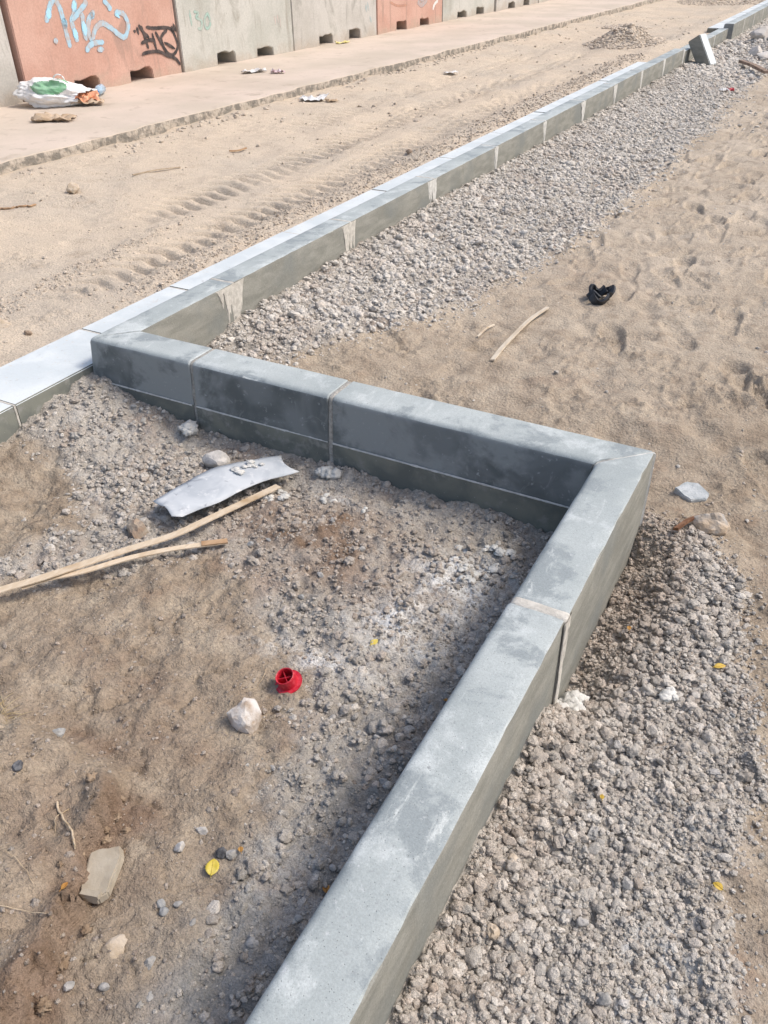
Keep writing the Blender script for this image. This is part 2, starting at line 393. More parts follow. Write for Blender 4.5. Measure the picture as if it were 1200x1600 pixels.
setattr_f(me, 'soil', np.clip(inbay + sB + sC * (1 - sm(3, 6, yf)), 0, 1))
def blobs(L_):
    a = np.zeros_like(xf)
    for bx, by, rx, ry, s in L_: a = np.maximum(a, s * np.exp(-((xf - bx) / rx) ** 2 - ((yf - by) / ry) ** 2))
    return a
nz = fbm(xf, yf, 12, 4, 44)
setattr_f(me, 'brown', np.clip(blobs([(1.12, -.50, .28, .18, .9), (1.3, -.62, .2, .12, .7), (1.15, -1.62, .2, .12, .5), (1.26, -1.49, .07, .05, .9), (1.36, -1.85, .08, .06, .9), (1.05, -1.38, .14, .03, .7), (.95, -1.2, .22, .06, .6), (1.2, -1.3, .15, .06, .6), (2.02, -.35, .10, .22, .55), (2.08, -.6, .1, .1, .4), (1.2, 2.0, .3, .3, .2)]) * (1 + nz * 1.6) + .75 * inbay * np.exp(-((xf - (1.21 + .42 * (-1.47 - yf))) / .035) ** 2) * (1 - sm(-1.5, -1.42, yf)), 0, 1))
setattr_f(me, 'grey', np.clip(blobs([(1.72, -.62, .12, .5, .85), (1.70, -1.2, .15, .5, .75), (1.62, -.42, .15, .12, .7), (1.66, -1.62, .14, .3, .8), (2.12, -1.0, .2, .35, .45), (2.25, -1.4, .2, .3, .5), (1.3, -.78, .12, .08, .6)]) * (1 + nz * 1.8), 0, 1))
setattr_f(me, 'dust', np.clip(blobs([(1.53, -.50, .12, .10, .95), (1.57, -.42, .1, .06, .9), (1.38, -.92, .14, .045, .8), (1.5, -.70, .14, .16, .75), (1.62, -.55, .06, .14, .6), (1.25, -.95, .1, .03, .6), (1.0, -.30, .12, .03, .4), (2.32, -1.36, .1, .16, .75), (1.63, -1.45, .08, .1, .3), (.1, -.32, .2, .06, .35), (2.15, -.68, .06, .05, .5), (2.3, -1.0, .1, .1, .35)]) * (1 + nz * 1.5), 0, 1))
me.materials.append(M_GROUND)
tag(link('ground', me), kind='structure')

# ------------------------------------------------------------------ scattered gravel (nobody could count it)
def lump(name, sub, seed, amp=.35, flat=.75, freq=1.6, cut=0, mat=None):
    bm = bmesh.new(); bmesh.ops.create_icosphere(bm, subdivisions=sub, radius=1)
    r = random.Random(seed); off = Vector((r.uniform(-50, 50), r.uniform(-50, 50), r.uniform(-50, 50)))
    planes = [(Vector((r.gauss(0, 1), r.gauss(0, 1), r.gauss(0, 1))).normalized(), r.uniform(.55, .85)) for _ in range(cut)]
    for v in bm.verts:
        p = v.co.copy(); n = mnoise.fractal(p * freq + off, 1.0, 2.0, 3) * amp + mnoise.noise(p * freq * 3.1 + off) * amp * .40 + (mnoise.noise(p * freq * 6.3 + off) * amp * .22 if sub > 2 else 0)
        p = p * (1 + n)
        for pn, d in planes:
            k = p.dot(pn) - d
            if k > 0: p -= pn * k * .9
        v.co = Vector((p.x, p.y, p.z * flat))
    me = bpy.data.meshes.new(name); bm.to_mesh(me); bm.free()
    me.polygons.foreach_set('use_smooth', np.full(len(me.polygons), cut == 0))
    if mat: me.materials.append(mat)
    return me
protos = bpy.data.collections.new('stone_shapes')
for k in range(8):
    clod = k < 5
    o = bpy.data.objects.new('stone_shape', lump('stone_shape', 3 if clod else 2, 100 + k, .55 if clod else .3, .8, 1.9 if clod else 1.1, 0 if clod else 6, M_STONE))
    protos.objects.link(o)
def scatter(name, P, S, tone, hue, beige=None, label=None):
    n = len(P); me = bpy.data.meshes.new(name); me.vertices.add(n); me.vertices.foreach_set('co', P.astype(np.float32).ravel())
    a = me.attributes.new('scl', 'FLOAT_VECTOR', 'POINT'); a.data.foreach_set('vector', S.astype(np.float32).ravel())
    R = np.stack([rng.uniform(-.5, .5, n), rng.uniform(-.5, .5, n), rng.uniform(0, 6.283, n)], 1)
    a = me.attributes.new('rot', 'FLOAT_VECTOR', 'POINT'); a.data.foreach_set('vector', R.astype(np.float32).ravel())
    setattr_f(me, 'tone', tone); setattr_f(me, 'hue', hue); setattr_f(me, 'beige', np.zeros(n) if beige is None else beige)
    a = me.attributes.new('pick', 'INT', 'POINT'); a.data.foreach_set('value', rng.integers(0, 8, n).astype(np.int32))
    o = link(name, me); tag(o, kind='stuff')
    if label: o['label'] = label
    ng = bpy.data.node_groups.new(name, 'GeometryNodeTree')
    ng.interface.new_socket('Geometry', in_out='INPUT', socket_type='NodeSocketGeometry')
    ng.interface.new_socket('Geometry', in_out='OUTPUT', socket_type='NodeSocketGeometry')
    N = ng.nodes; Lk = ng.links
    gi = N.new('NodeGroupInput'); go = N.new('NodeGroupOutput')
    ci = N.new('GeometryNodeCollectionInfo'); ci.inputs['Collection'].default_value = protos
    ci.inputs['Separate Children'].default_value = True; ci.inputs['Reset Children'].default_value = True
    ip = N.new('GeometryNodeInstanceOnPoints'); ip.inputs['Pick Instance'].default_value = True
    def named(nm, dt):
        a = N.new('GeometryNodeInputNamedAttribute'); a.data_type = dt; a.inputs['Name'].default_value = nm; return a.outputs['Attribute']
    Lk.new(gi.outputs[0], ip.inputs['Points']); Lk.new(ci.outputs[0], ip.inputs['Instance'])
    Lk.new(named('pick', 'INT'), ip.inputs['Instance Index'])
    e2r = N.new('FunctionNodeEulerToRotation'); Lk.new(named('rot', 'FLOAT_VECTOR'), e2r.inputs[0]); Lk.new(e2r.outputs[0], ip.inputs['Rotation'])
    Lk.new(named('scl', 'FLOAT_VECTOR'), ip.inputs['Scale'])
    Lk.new(ip.outputs[0], go.inputs[0])
    md = o.modifiers.new('scatter', 'NODES'); md.node_group = ng
    return o
def in_kerb(x, y, r):
    a = (y > -KW - r) & (y < r) & (x > -KW - r) & (x < L + r)
    b = (y < 0) & (x > L - KW - r) & (x < L + r)
    c = (y > -KW) & (x > -KW - r) & (x < r)
    d = (x > -.47 - r) & (x < -.15 + r) & (y < 9.3)
    return a | b | c | d
def sample(n, x0, x1, y0, y1, rmin, rmax, alpha, dens):
    x = rng.uniform(x0, x1, n); y = rng.uniform(y0, y1, n)
    u = rng.uniform(0, 1, n); r = rmin * (1 - u * (1 - (rmin / rmax) ** alpha)) ** (-1 / alpha)
    keep = (rng.uniform(0, 1, n) < dens(x, y)) & ~in_kerb(x, y, r * .7)
    return x[keep], y[keep], r[keep]
def build_scatter(name, parts, tone_mu, hue_fn, sink=.2, beige=None, label=None):
    x = np.concatenate([p[0] for p in parts]); y = np.concatenate([p[1] for p in parts]); r = np.concatenate([p[2] for p in parts])
    z = H(x, y) + r * sink
    S = r[:, None] * rng.uniform(.75, 1.25, (len(x), 3)); S[:, 2] *= .85
    tone = np.clip(rng.normal(tone_mu, .22, len(x)), 0, 1); hue = np.clip(hue_fn(x, y) + rng.normal(0, .2, len(x)), 0, 1)
    return scatter(name, np.stack([x, y, z], 1), S, tone, hue, None if beige is None else np.full(len(x), beige), label)
gmask = lambda x, y: gravel_mask(x, y)
def clump(x, y, sc=9, seed=71, lo=-.15, hi=.25): return sm(lo, hi, fbm(x, y, sc, 3, seed))
brownA = lambda x, y: .25 + .65 * np.exp(-((x - 1.15) / .35) ** 2 - ((y + .52) / .25) ** 2)
def soft(x, y, w): return gmask(x + rng.normal(0, w, len(x)), y + rng.normal(0, w, len(x)))
# bay
build_scatter('bay_gravel', [
    sample(42000, -.15, 1.8, -1.9, -.15, .0022, .010, 2.0, lambda x, y: gmask(x, y) * (.25 + .75 * clump(x, y))),
    sample(3800, -.15, 1.8, -1.9, -.15, .007, .017, 2.4, lambda x, y: gmask(x, y) * clump(x, y, 6, 75)),
    sample(2200, .2, .75, -.85, -.2, .006, .014, 2.2, lambda x, y: np.exp(-((x - .42) / .2) ** 2 - ((y + .5) / .17) ** 2)),
], .60, brownA, .05, label='crumbly grey and brown gravel inside the kerbed bay')
build_scatter('soil_crumbs', [
    sample(16000, .3, 1.6, -1.95, -.7, .0015, .006, 2.2, lambda x, y: (1 - gmask(x, y)) * .16 + .3 * (1 - gmask(x, y)) * clump(x, y, 7, 77, .05, .4)),
    sample(900, .3, 1.65, -1.95, -.7, .004, .012, 2.4, lambda x, y: (1 - gmask(x, y)) * clump(x, y, 5, 78, 0, .3) * .6),
], .42, lambda x, y: .9 + 0 * x, -.05, label='fine brown crumbs scattered over the bare soil of the bay')
# right of the near run
build_scatter('side_gravel', [
    sample(52000, 1.93, 2.55, -2.0, .15, .0020, .008, 1.8, lambda x, y: soft(x, y, .03)),
    sample(6500, 1.93, 2.5, -2.0, -.75, .006, .015, 2.2, lambda x, y: gmask(x, y) * (.25 + .75 * (1 - sm(2.0, 2.2, x))) * (.3 + .7 * clump(x, y, 8, 90))),
    sample(900, 1.95, 2.3, -.75, .12, .007, .015, 2.0, lambda x, y: gmask(x, y) * sm(2.0, 2.12, x)),
    sample(1800, 2.2, 2.9, -1.9, .4, .0018, .006, 2.4, lambda x, y: (1 - gmask(x, y)) * .5),
], .62, lambda x, y: .15 + .45 * sm(-.8, -.3, y) * (1 - sm(2.05, 2.2, x)) + .3 * (1 - sm(1.98, 2.12, x)), .3, label='loose pale crushed gravel right of the near kerb run')
# along the far run
build_scatter('backfill_gravel', [
    sample(60000, 0, 1.3, .05, 3.2, .0032, .013, 1.9, lambda x, y: soft(x, y, .05) * (.45 + .55 * clump(x, y, 5, 85))),
    sample(5200, 0, 1.15, .05, 3.2, .010, .022, 2.2, lambda x, y: gmask(x, y) * (.25 + .75 * clump(x, y, 7, 86))),
    sample(75000, 0, 1.5, 3.2, 9, .005, .016, 2.0, lambda x, y: soft(x, y, .07) * (.5 + .5 * clump(x, y, 3, 87))),
    sample(2500, 0, 1.2, 3.2, 9, .014, .024, 2.2, lambda x, y: gmask(x, y) * clump(x, y, 4, 88)),
    sample(26000, 0, 2.2, 9, 24, .014, .035, 1.8, lambda x, y: gmask(x, y)),
    sample(3500, .3, 2.8, .1, 7, .003, .010, 2.3, lambda x, y: (1 - gmask(x, y)) * .4 * clump(x, y, 4, 79, 0, .3)),
    sample(1600, .8, 3.2, 6, 13, .01, .03, 2.3, lambda x, y: clump(x, y, 1.5, 80, -.1, .3)),
], .95, lambda x, y: .05 + .35 * clump(x, y, 2.2, 89, .05, .4), .05, label='pale crushed gravel banked against the far kerb run')
build_scatter('sand_clods', [
    sample(5000, .6, 3.2, .1, 6, .002, .009, 2.2, lambda x, y: (1 - gmask(x, y)) * (.1 + .9 * clump(x, y, 3, 95, .05, .4))),
    sample(2500, 2.1, 3.0, -1.9, 1.2, .002, .010, 2.2, lambda x, y: (1 - gmask(x, y)) * (.1 + .9 * clump(x, y, 5, 96, 0, .3))),
], .55, lambda x, y: .6 + 0 * x, -.1, beige=.5, label='small sandy clods strewn over the trampled sand')
# road side
build_scatter('road_gravel', [
    sample(15000, -1.2, -.46, .1, 4, .0035, .011, 2.2, lambda x, y: gmask(x, y)),
    sample(9000, -1.3, -.46, 4, 10, .006, .016, 2.2, lambda x, y: gmask(x, y)),
    sample(5000, -2.9, -.46, -.6, 5, .003, .010, 2.4, lambda x, y: .12 + .55 * clump(x, y, 2.5, 81, .05, .4)),
    sample(1500, -2.9, -.5, 3, 16, .008, .024, 2.4, lambda x, y: .15 + .5 * clump(x, y, 1.2, 82, .05, .4)),
    sample(2500, -2.95, -2.7, .5, 16, .008, .028, 2.2, lambda x, y: .5 * clump(x, y, 1.6, 83)),
], .6, lambda x, y: .35 + 0 * x, .1, beige=.9, label='sandy crumbs of gravel along the dirt road')
for k, (hx, hy, r, h) in enumerate(HEAPS[:3]):
    a = rng.uniform(0, 6.283, 2200); d = r * np.sqrt(rng.uniform(0, 1, 2200)) * 1.15
    build_scatter('gravel_heap', [(hx + d * np.cos(a), hy + d * np.sin(a), rng.uniform(.006, .018, 2200))], 1.0, lambda x, y: .2 + 0 * x, .2, beige=1.0,
                  label=['small heap of pale gravel on the dirt road beyond the flat kerb', 'low scatter of gravel behind the heap on the road', 'dark rubble heap at the far top edge of the road'][k])

# ------------------------------------------------------------------ kerb stones
PROF = [(0, -.36), (.15, -.36), (.15, -.168), (.1485, -.1655), (.1470, -.163)]
for t in np.linspace(.12, 1, 5): PROF.append((.147 - .011 * t, -.163 + .137 * t))
for a in np.linspace(12, 84, 5): PROF.append((.115 + .021 * math.cos(math.radians(a)), -.0215 + .0215 * math.sin(math.radians(a))))
PROF += [(.10, 0), (.07, 0), (.04, 0), (.006, 0), (.0015, -.0015), (0, -.006), (0, -.12), (0, -.24)]
PM = []
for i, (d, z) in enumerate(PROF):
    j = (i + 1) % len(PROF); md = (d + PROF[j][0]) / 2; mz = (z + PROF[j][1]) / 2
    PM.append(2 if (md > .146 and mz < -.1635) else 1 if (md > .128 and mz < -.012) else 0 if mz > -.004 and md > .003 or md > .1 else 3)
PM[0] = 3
def sweep(O, u, v, s0, s1, inset=0., n=None, seed=0, jit=.0006, prof=PROF, chips=True, dz=0., yaw=0.):
    """kerb-shaped solid from s0(d) to s1(d)"""
    O = np.array(O, float); u = np.array(u, float); v = np.array(v, float)
    c_, s_ = math.cos(yaw), math.sin(yaw)
    u, v = u * c_ + v * s_, v * c_ - u * s_
    length = s1(0) - s0(0); n = n or max(2, int(length / .03))
    cd = sum(p[0] for p in prof) / len(prof); cz = -.17
    T = list(np.linspace(0, 1, n + 1)); V = []
    ends = .004 / max(length, .01)
    rows = [(0, .0028)] + [(max(ends, min(1 - ends, t)), 0) for t in T] + [(1, .0028)]
    for k, (t, ins) in enumerate(rows):
        for i, (d, z) in enumerate(prof):
            dd = d - (ins + inset) * (1 if d > cd else -1); zz = z - (ins + inset) * (1 if z > cz else 0)
            s = s0(d) * (1 - t) + s1(d) * t
            P = O + u * s + v * dd
            w = Vector((P[0] * 9 + seed, P[1] * 9, z * 9)); e = mnoise.noise(w * 2.5) * jit * 2 + mnoise.noise(w * 9) * jit
            ch = 0
            if chips and (i in (12, 13, 19, 20)):
                ch = max(0, mnoise.noise(Vector((P[0] * 26 + seed * 3, P[1] * 26, i * .2))) - .38) * .018
            V.append((P[0] - v[0] * ((e + ch) if d > cd else -(e + ch)), P[1] - v[1] * ((e + ch) if d > cd else -(e + ch)), zz + dz + e * .8 - ch))
    m = len(prof); F = []; MI = []
    flip = (u[0] * v[1] - u[1] * v[0]) > 0
    for k in range(len(rows) - 1):
        for i in range(m):
            j = (i + 1) % m; f = (k * m + i, k * m + j, (k + 1) * m + j, (k + 1) * m + i)
            F.append(f if flip else f[::-1]); MI.append(PM[i])
    a = tuple(range(m)); b = tuple(range((len(rows) - 1) * m, len(rows) * m))
    F.append(a[::-1] if flip else a); F.append(b if flip else b[::-1]); MI += [4, 4]
    return V, F, MI
def kerb(O, u, v, s0, s1, label, group, seed, joint=None, dz=0., yaw=0., joint_mat=None, jin=.0012):
    r = empty('kerb_stone', (0, 0, 0)); tag(r, label, 'kerb stone', group)
    V, F, MI = sweep(O, u, v, s0, s1, 0, None, seed, dz=dz, yaw=yaw)
    c = np.mean(V, 0); base = (c[0], c[1], -.36 + dz); r.location = base
    V = np.array(V) - base
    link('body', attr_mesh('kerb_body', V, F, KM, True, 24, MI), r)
    if joint:
        j0, j1 = joint
        V, F, MI = sweep(O, u, v, j0, j1, jin, 3, seed + 50, .0022, chips=False, dz=dz, yaw=yaw)
        link('mortar_joint', attr_mesh('mortar_joint', np.array(V) - base, F, joint_mat or M_MORTAR, True, 40), r)
    return r, np.array(base)
def smear(root, base, O, u, v, s, wid, drop, seed, face='back', mat=None, n=9):
    """dribbles of mortar stuck to the face of a kerb stone"""
    r = random.Random(seed); V = []; F = []
    O = np.array(O, float); u = np.array(u, float); v = np.array(v, float)
    side = (-v) if face == 'back' else v; d0 = 0 if face == 'back' else .1505
    cols = 3 * n; rowsn = 10; lens = []
    for i in range(cols + 1):
        q = i / cols; lens.append(drop * max(.06, (1 - abs(2 * q - 1) ** 4) * (.5 + .3 * r.random() + .6 * mnoise.noise(Vector((i * .28, seed * 1.7, 0))) + .3 * (q > .5))))
    for i in range(cols + 1):
        q = i / cols
        for k in range(rowsn + 1):
            t = k / rowsn
            th = .0042 * (1 - t ** 4) * (.5 + .5 * abs(mnoise.noise(Vector((q * 9, t * 7, seed))))) * min(1, 6 * q, 6 * (1 - q)) + .0003
            P = O + u * (s + (q - .5) * wid * (1 - .12 * t) + .004 * mnoise.noise(Vector((i * .9, k * .8, seed)))) + v * d0 + side * th
            V.append((P[0] - base[0], P[1] - base[1], -.004 - lens[i] * t - base[2]))
    for i in range(cols):
        for k in range(rowsn):
            a = i * (rowsn + 1) + k; F.append((a, a + rowsn + 1, a + rowsn + 2, a + 1))
    me = attr_mesh('mortar_smear', V, F, mat or M_MORTAR, True)
    return link('mortar_smear', me, root)

mitL = lambda d: -d
UM, VM = (1, 0), (0, -1); UN, VN = (0, -1), (-1, 0); UF, VF = (0, 1), (-1, 0)
G_MID, G_NEAR, G_FAR = 'kerb stones of the cross run', 'kerb stones of the near run', 'kerb stones of the far run'
C_ = lambda c: (lambda d: c)
# cross run
k1, b1 = kerb((0, 0), UM, VM, lambda d: -d + .004, C_(.346), 'short concrete kerb stone at the left corner, left end of the cross run', G_MID, 1, (C_(.345), C_(.361)), joint_mat=M_MORTARGREY, jin=.0026)
k2, b2 = kerb((0, 0), UM, VM, C_(.360), C_(.922), 'middle kerb stone of the cross run, with mortar joints at both ends', G_MID, 2, (C_(.921), C_(.938)), dz=.001, yaw=.003, joint_mat=M_MORTARGREY, jin=.0026)
k3, b3 = kerb((0, 0), UM, VM, C_(.937), lambda d: L - d - .004, 'long dark-faced kerb stone of the cross run, meeting the right corner', G_MID, 3,
              (lambda d: L - d - .005, lambda d: L - d + .005), dz=-.001, joint_mat=M_MORTARPALE)
# near run
k4, b4 = kerb((L, 0), UN, VN, lambda d: d + .004, C_(.778), 'kerb stone of the near run, between the right corner and the first joint', G_NEAR, 4, (C_(.771), C_(.802)), dz=-.001, jin=-.0006)
k5, b5 = kerb((L - .002, 0), UN, VN, C_(.794), C_(1.84), 'nearest long kerb stone, running out of the bottom of the picture', G_NEAR, 5, None, dz=-.002, yaw=.002)
# far run
ORD = ['first', 'second', 'third', 'fourth', 'fifth', 'sixth', 'seventh', 'eighth', 'ninth', 'tenth', 'eleventh', 'twelfth', 'thirteenth', 'fourteenth', 'fifteenth', 'sixteenth', 'seventeenth', 'eighteenth', 'nineteenth', 'twentieth', 'twenty-first', 'twenty-second']
s = None
for k in range(22):
    a = .584 + (k - 1); b = .584 + k
    ox, dz = random.uniform(-.002, .002), random.uniform(-.002, .002)
    if k >= 10: dz -= .03
    if k >= 13: ox = .07; dz = .03
    s0 = (lambda d: -d + .004) if k == 0 else C_(a + .005)
    r, bs = kerb((ox, 0), UF, VF, s0, C_(b - .005), 'grey kerb stone of the far run, %s counted from the left corner' % ORD[k], G_FAR, 10 + k,
                 (C_(b - (.008 if k < 3 else .013)), C_(b + (.008 if k < 3 else .013))), jin=-.0012, dz=dz, yaw=random.uniform(-.0003, .0003), joint_mat=M_MORTARPALE if k > 2 else M_MORTAR)
    if k < 10:
        wid, drop = [(.20, .17), (.15, .19), (.15, .18), (.08, .19), (.09, .19), (.15, .19), (.14, .2), (.09, .2), (.12, .2), (.10, .2)][k]
        smear(r, bs, (ox, 0), UF, VF, b - wid * .12, wid, drop, 40 + k, mat=M_MORTARPALE if k > 1 else M_MORTAR)
smear(k4, b4, (L, 0), UN, VN, .787, .05, .34, 91, n=5)
def crease(root, base, s0, s1, seed):
    """thin line of dried slurry along the arris of the front face"""
    V = []; F = []; n = int((s1 - s0) / .008)
    for i in range(n + 1):
        s = s0 + (s1 - s0) * i / n; w = .0022 + .0022 * max(0, mnoise.noise(Vector((s * 30, seed, 0)))) + .0015 * mnoise.noise(Vector((s * 90, seed, 3)))
        for dz in (-1, 1): V.append((s - base[0], -(.1512) - base[1] - .0006, -.1655 + dz * w - base[2]))
        V.append((s - base[0], -.149 - base[1], -.1655 + w - base[2]))
    for i in range(n):
        F += [(3 * i, 3 * i + 3, 3 * i + 4, 3 * i + 1), (3 * i + 1, 3 * i + 4, 3 * i + 5, 3 * i + 2)]
    link('slurry_line', attr_mesh('slurry_line', V, F, M_MORTARPALE, True), root)
crease(k1, b1, -.145, .344, 1); crease(k2, b2, .363, .92, 2); crease(k3, b3, .94, L - .152, 3)

# flat pale kerb stones laid on their side, road side of the far run
FJ = [-1.50, -.502, .11, .67, 1.62, 2.62, 3.62, 4.6, 5.6, 6.6, 7.6, 8.4, 9.25]
FL = ['pale kerb stone laid flat, cut off by the left edge of the picture', 'pale kerb stone laid flat beside the gravel, just left of the left corner',
      'short pale flat kerb stone right behind the left corner'] + ['pale flat kerb stone beside the far run, %s counted from behind the left corner' % w for w in ORD[1:10]]
def flat_kerb(y0, y1, x0, x1, zt, label, seed):
    r = empty('flat_kerb_stone', ((x0 + x1) / 2, (y0 + y1) / 2, zt - .15)); tag(r, label, 'kerb stone', 'pale kerb stones laid flat along the road')
    bm = bmesh.new(); bmesh.ops.create_cube(bm, size=1)
    for v in bm.verts: v.co = Vector((v.co.x * (x1 - x0), v.co.y * (y1 - y0), v.co.z * .15 + .075))
    bmesh.ops.subdivide_edges(bm, edges=[e for e in bm.edges if abs((e.verts[0].co - e.verts[1].co).y) > .1], cuts=24)
    bmesh.ops.bevel(bm, geom=[e for e in bm.edges if e.calc_face_angle(0) > .5], offset=.005, segments=2, affect='EDGES')
    for v in bm.verts:
        p = Vector((v.co.x * 20, v.co.y * 20 + seed * 7, v.co.z * 20)); v.co += v.normal * (mnoise.noise(p) * .0012)
    me = bpy.data.meshes.new('flat_kerb_body'); bm.to_mesh(me); bm.free()
    me.materials.append(M_WHITE); me.materials.append(KM[2])
    for p in me.polygons: p.material_index = 0 if p.normal.z > .3 else 1; p.use_smooth = True
    me.set_sharp_from_angle(angle=math.radians(40))
    link('body', me, r)
    V = [(dx * (x1 - x0) / 2 * .995, (y1 - y0) / 2 + dy, dz) for dz in (0, .1485) for dx in (-1, 1) for dy in (-.002, .006)]
    F = [(0, 2, 3, 1), (4, 5, 7, 6), (0, 1, 5, 4), (2, 6, 7, 3), (0, 4, 6, 2), (1, 3, 7, 5)]
    link('mortar_joint', attr_mesh('mortar_joint', V, F, M_MORTAR, False), r)
    return r
for k in range(len(FJ) - 1):
    flat_kerb(FJ[k] + .002, FJ[k + 1] - .002, -.462 - .004 * random.random(), -.158, -.12 + random.uniform(-.002, .002), FL[k], k)
flat_kerb(11.2, 11.75, -.40, -.16, -.16, 'short grey flat kerb stone lying alone beside the leaning offcut', 30)
for k in range(8):
    flat_kerb(13.2 + k, 14.19 + k, -.40, -.09, -.085, 'pale flat kerb stone beyond the gap in the flat row, %s after the gap' % ORD[k], 40 + k)

# ------------------------------------------------------------------ pavement strip in front of the wall
py = np.concatenate([np.arange(-3, 16, .03), np.arange(16, 60, .4)])
xe = -3.06 + .028 * (py - 2) + .05 * fbm(py, py * 0 + 3.3, .9, 3, 51) + .022 * fbm(py, py * 0 + 8.3, 6, 3, 52)
ze = -.062 + .012 * fbm(py, py * 0 + 1.1, 2, 2, 53) - .05 * (1 - sm(-.1, .2, fbm(py, py * 0 + 5, .55, 2, 54))) * 0
cols_ = [0, .004, .02, .06, .15, .3, .6, 1.0, 1.6, 2.4, 4.0, 9.0]
V = []; F = []; MI = []
for i, yy in enumerate(py):
    und = .03 * fbm(np.array([yy]), np.array([.7]), 25, 2, 55)[0]
    V.append((xe[i] + .012 + und, yy, -.30)); V.append((xe[i] + .006 - abs(und) * .6, yy, -.10))
    for c in cols_: V.append((xe[i] - c, yy, ze[i] + (.010 if c > .05 else -.004 if c == 0 else .003) + .006 * fbm(np.array([xe[i] - c]), np.array([yy]), 3, 2, 56)[0]))
m = len(cols_) + 2
for i in range(len(py) - 1):
    for k in range(m - 1):
        F.append((i * m + k, (i + 1) * m + k, (i + 1) * m + k + 1, i * m + k + 1)); MI.append(1 if k < 2 else 0)
mp, nt, b = nodes_mat('pavement_concrete'); N = NT(nt)
c = N.mix(N.ramp(N.noise(1.3, 4, .55), .35, .65), (.50, .43, .35), (.58, .49, .41))
c = N.mix(N.ramp(N.noise(6, 5, .6, .5, off=3), .55, .75), c, (.42, .35, .28))
c = N.mix(N.ramp(N.noise(40, 4, .6), .62, .75), c, (.36, .31, .25))
nt.links.new(c, b.inputs['Base Color']); b.inputs['Roughness'].default_value = .92; N.bump(b, [(N.noise(30, 4), .3, .006), (N.noise(140, 3), .3, .003)])
me_ = simple('pavement_broken_edge', (.22, .20, .17), (.46, .40, .33), 14, .95, .8, 45, .02, .4, .6)
tag(link('pavement', attr_mesh('pavement', V, F, [mp, me_], True, 45, MI)), kind='structure')

# ------------------------------------------------------------------ wall of barrier blocks
WDIR = Vector((.0255, 1, 0)).normalized(); WN = Vector((1, -.0255, 0)).normalized(); W0 = Vector((-4.82, 3.79, 0)); WZ = -.07
def wpt(s, z, off=0.): return W0 + WDIR * s + Vector((0, 0, z)) + WN * off
def block_mesh(ln, seed, mat, depth=.5, ht=1.5):
    r = random.Random(seed); P = [(0.012, 0)]
    for a, b in ((.60, .93), (1.37, 1.69)):
        a += r.uniform(-.02, .02); b += r.uniform(-.02, .02); h = r.uniform(.115, .15)
        P += [(a, r.uniform(0, .008)), (a + .004, h * .6), (a + .008, h)]
        P += [(a + (b - a) * t, h + r.uniform(-.012, .016)) for t in (.25, .45, .7, .88)]
        P += [(b - .004, h * .85), (b, h * .3), (b + .006, r.uniform(0, .01))]
    for t in np.linspace(1.8, ln - .1, 4): P.append((t, r.uniform(0, .012)))
    P += [(ln - .012, 0.004), (ln - .012, ht), (0.012, ht)]
    n = len(P); V = [(0, p[0], p[1]) for p in P] + [(-depth, p[0], p[1]) for p in P]
    F = [tuple(range(n)), tuple(range(2 * n - 1, n - 1, -1))] + [(i, i + n, (i + 1) % n + n, (i + 1) % n) for i in range(n)]
    me = attr_mesh('block_body', V, F, mat, False)
    bm = bmesh.new(); bm.from_mesh(me); bmesh.ops.recalc_face_normals(bm, faces=bm.faces)
    bmesh.ops.bevel(bm, geom=[e for e in bm.edges if e.calc_face_angle(0) > .9], offset=.008, segments=2, affect='EDGES')
    bm.to_mesh(me); bm.free(); return me
COLS = [(-2, M_CONC, 'grey concrete barrier block cut off by the left edge, left of the salmon one'),
        (0, M_SALMON, 'salmon painted barrier block with blue and black graffiti'),
        (2.18, M_CONC2, 'grey barrier block with faint green 130, right of the salmon graffiti block'),
        (4.34, M_CONC, 'plain grey barrier block with yellow scrap at its foot'),
        (6.51, M_SALMON, 'salmon barrier block with white slash, second salmon from the left'),
        (8.70, M_CONC2, 'grey barrier block just right of the far salmon block'),
        (10.93, M_CONC, 'grey barrier block, second to the right of the far salmon block'),
        (13.13, M_CONC2, 'grey barrier block, third to the right of the far salmon block'),
        (15.33, M_CONC, 'grey barrier block, fourth to the right of the far salmon block'),
        (17.53, M_CONC2, 'grey barrier block, fifth to the right of the far salmon block')]
BL = []
wrot = math.atan2(-.0255, 1)
for k, (s0_, mt, lab) in enumerate(COLS):
    o = wpt(s0_ if s0_ > -1 else -2.19, WZ, random.uniform(-.01, .01) if k else -.03)
    r = empty('barrier_block', o, (0, 0, wrot)); tag(r, lab, 'barrier', 'precast barrier blocks forming the wall')
    link('body', block_mesh(2.17, k + 3, mt), r); BL.append((r, s0_ if s0_ > -1 else -2.19))
def crom(P, n=7):
    P = [np.array(p, float) for p in P]; out = []
    if len(P) == 2: return [P[0] + (P[1] - P[0]) * t for t in np.linspace(0, 1, 5)]
    Q = [2 * P[0] - P[1]] + P + [2 * P[-1] - P[-2]]
    for i in range(1, len(Q) - 2):
        for t in np.linspace(0, 1, n, endpoint=False):
            a, b, c, d = Q[i - 1], Q[i], Q[i + 1], Q[i + 2]
            out.append(.5 * (2 * b + (c - a) * t + (2 * a - 5 * b + 4 * c - d) * t * t + (3 * b - a - 3 * c + d) * t ** 3))
    out.append(P[-1]); return out
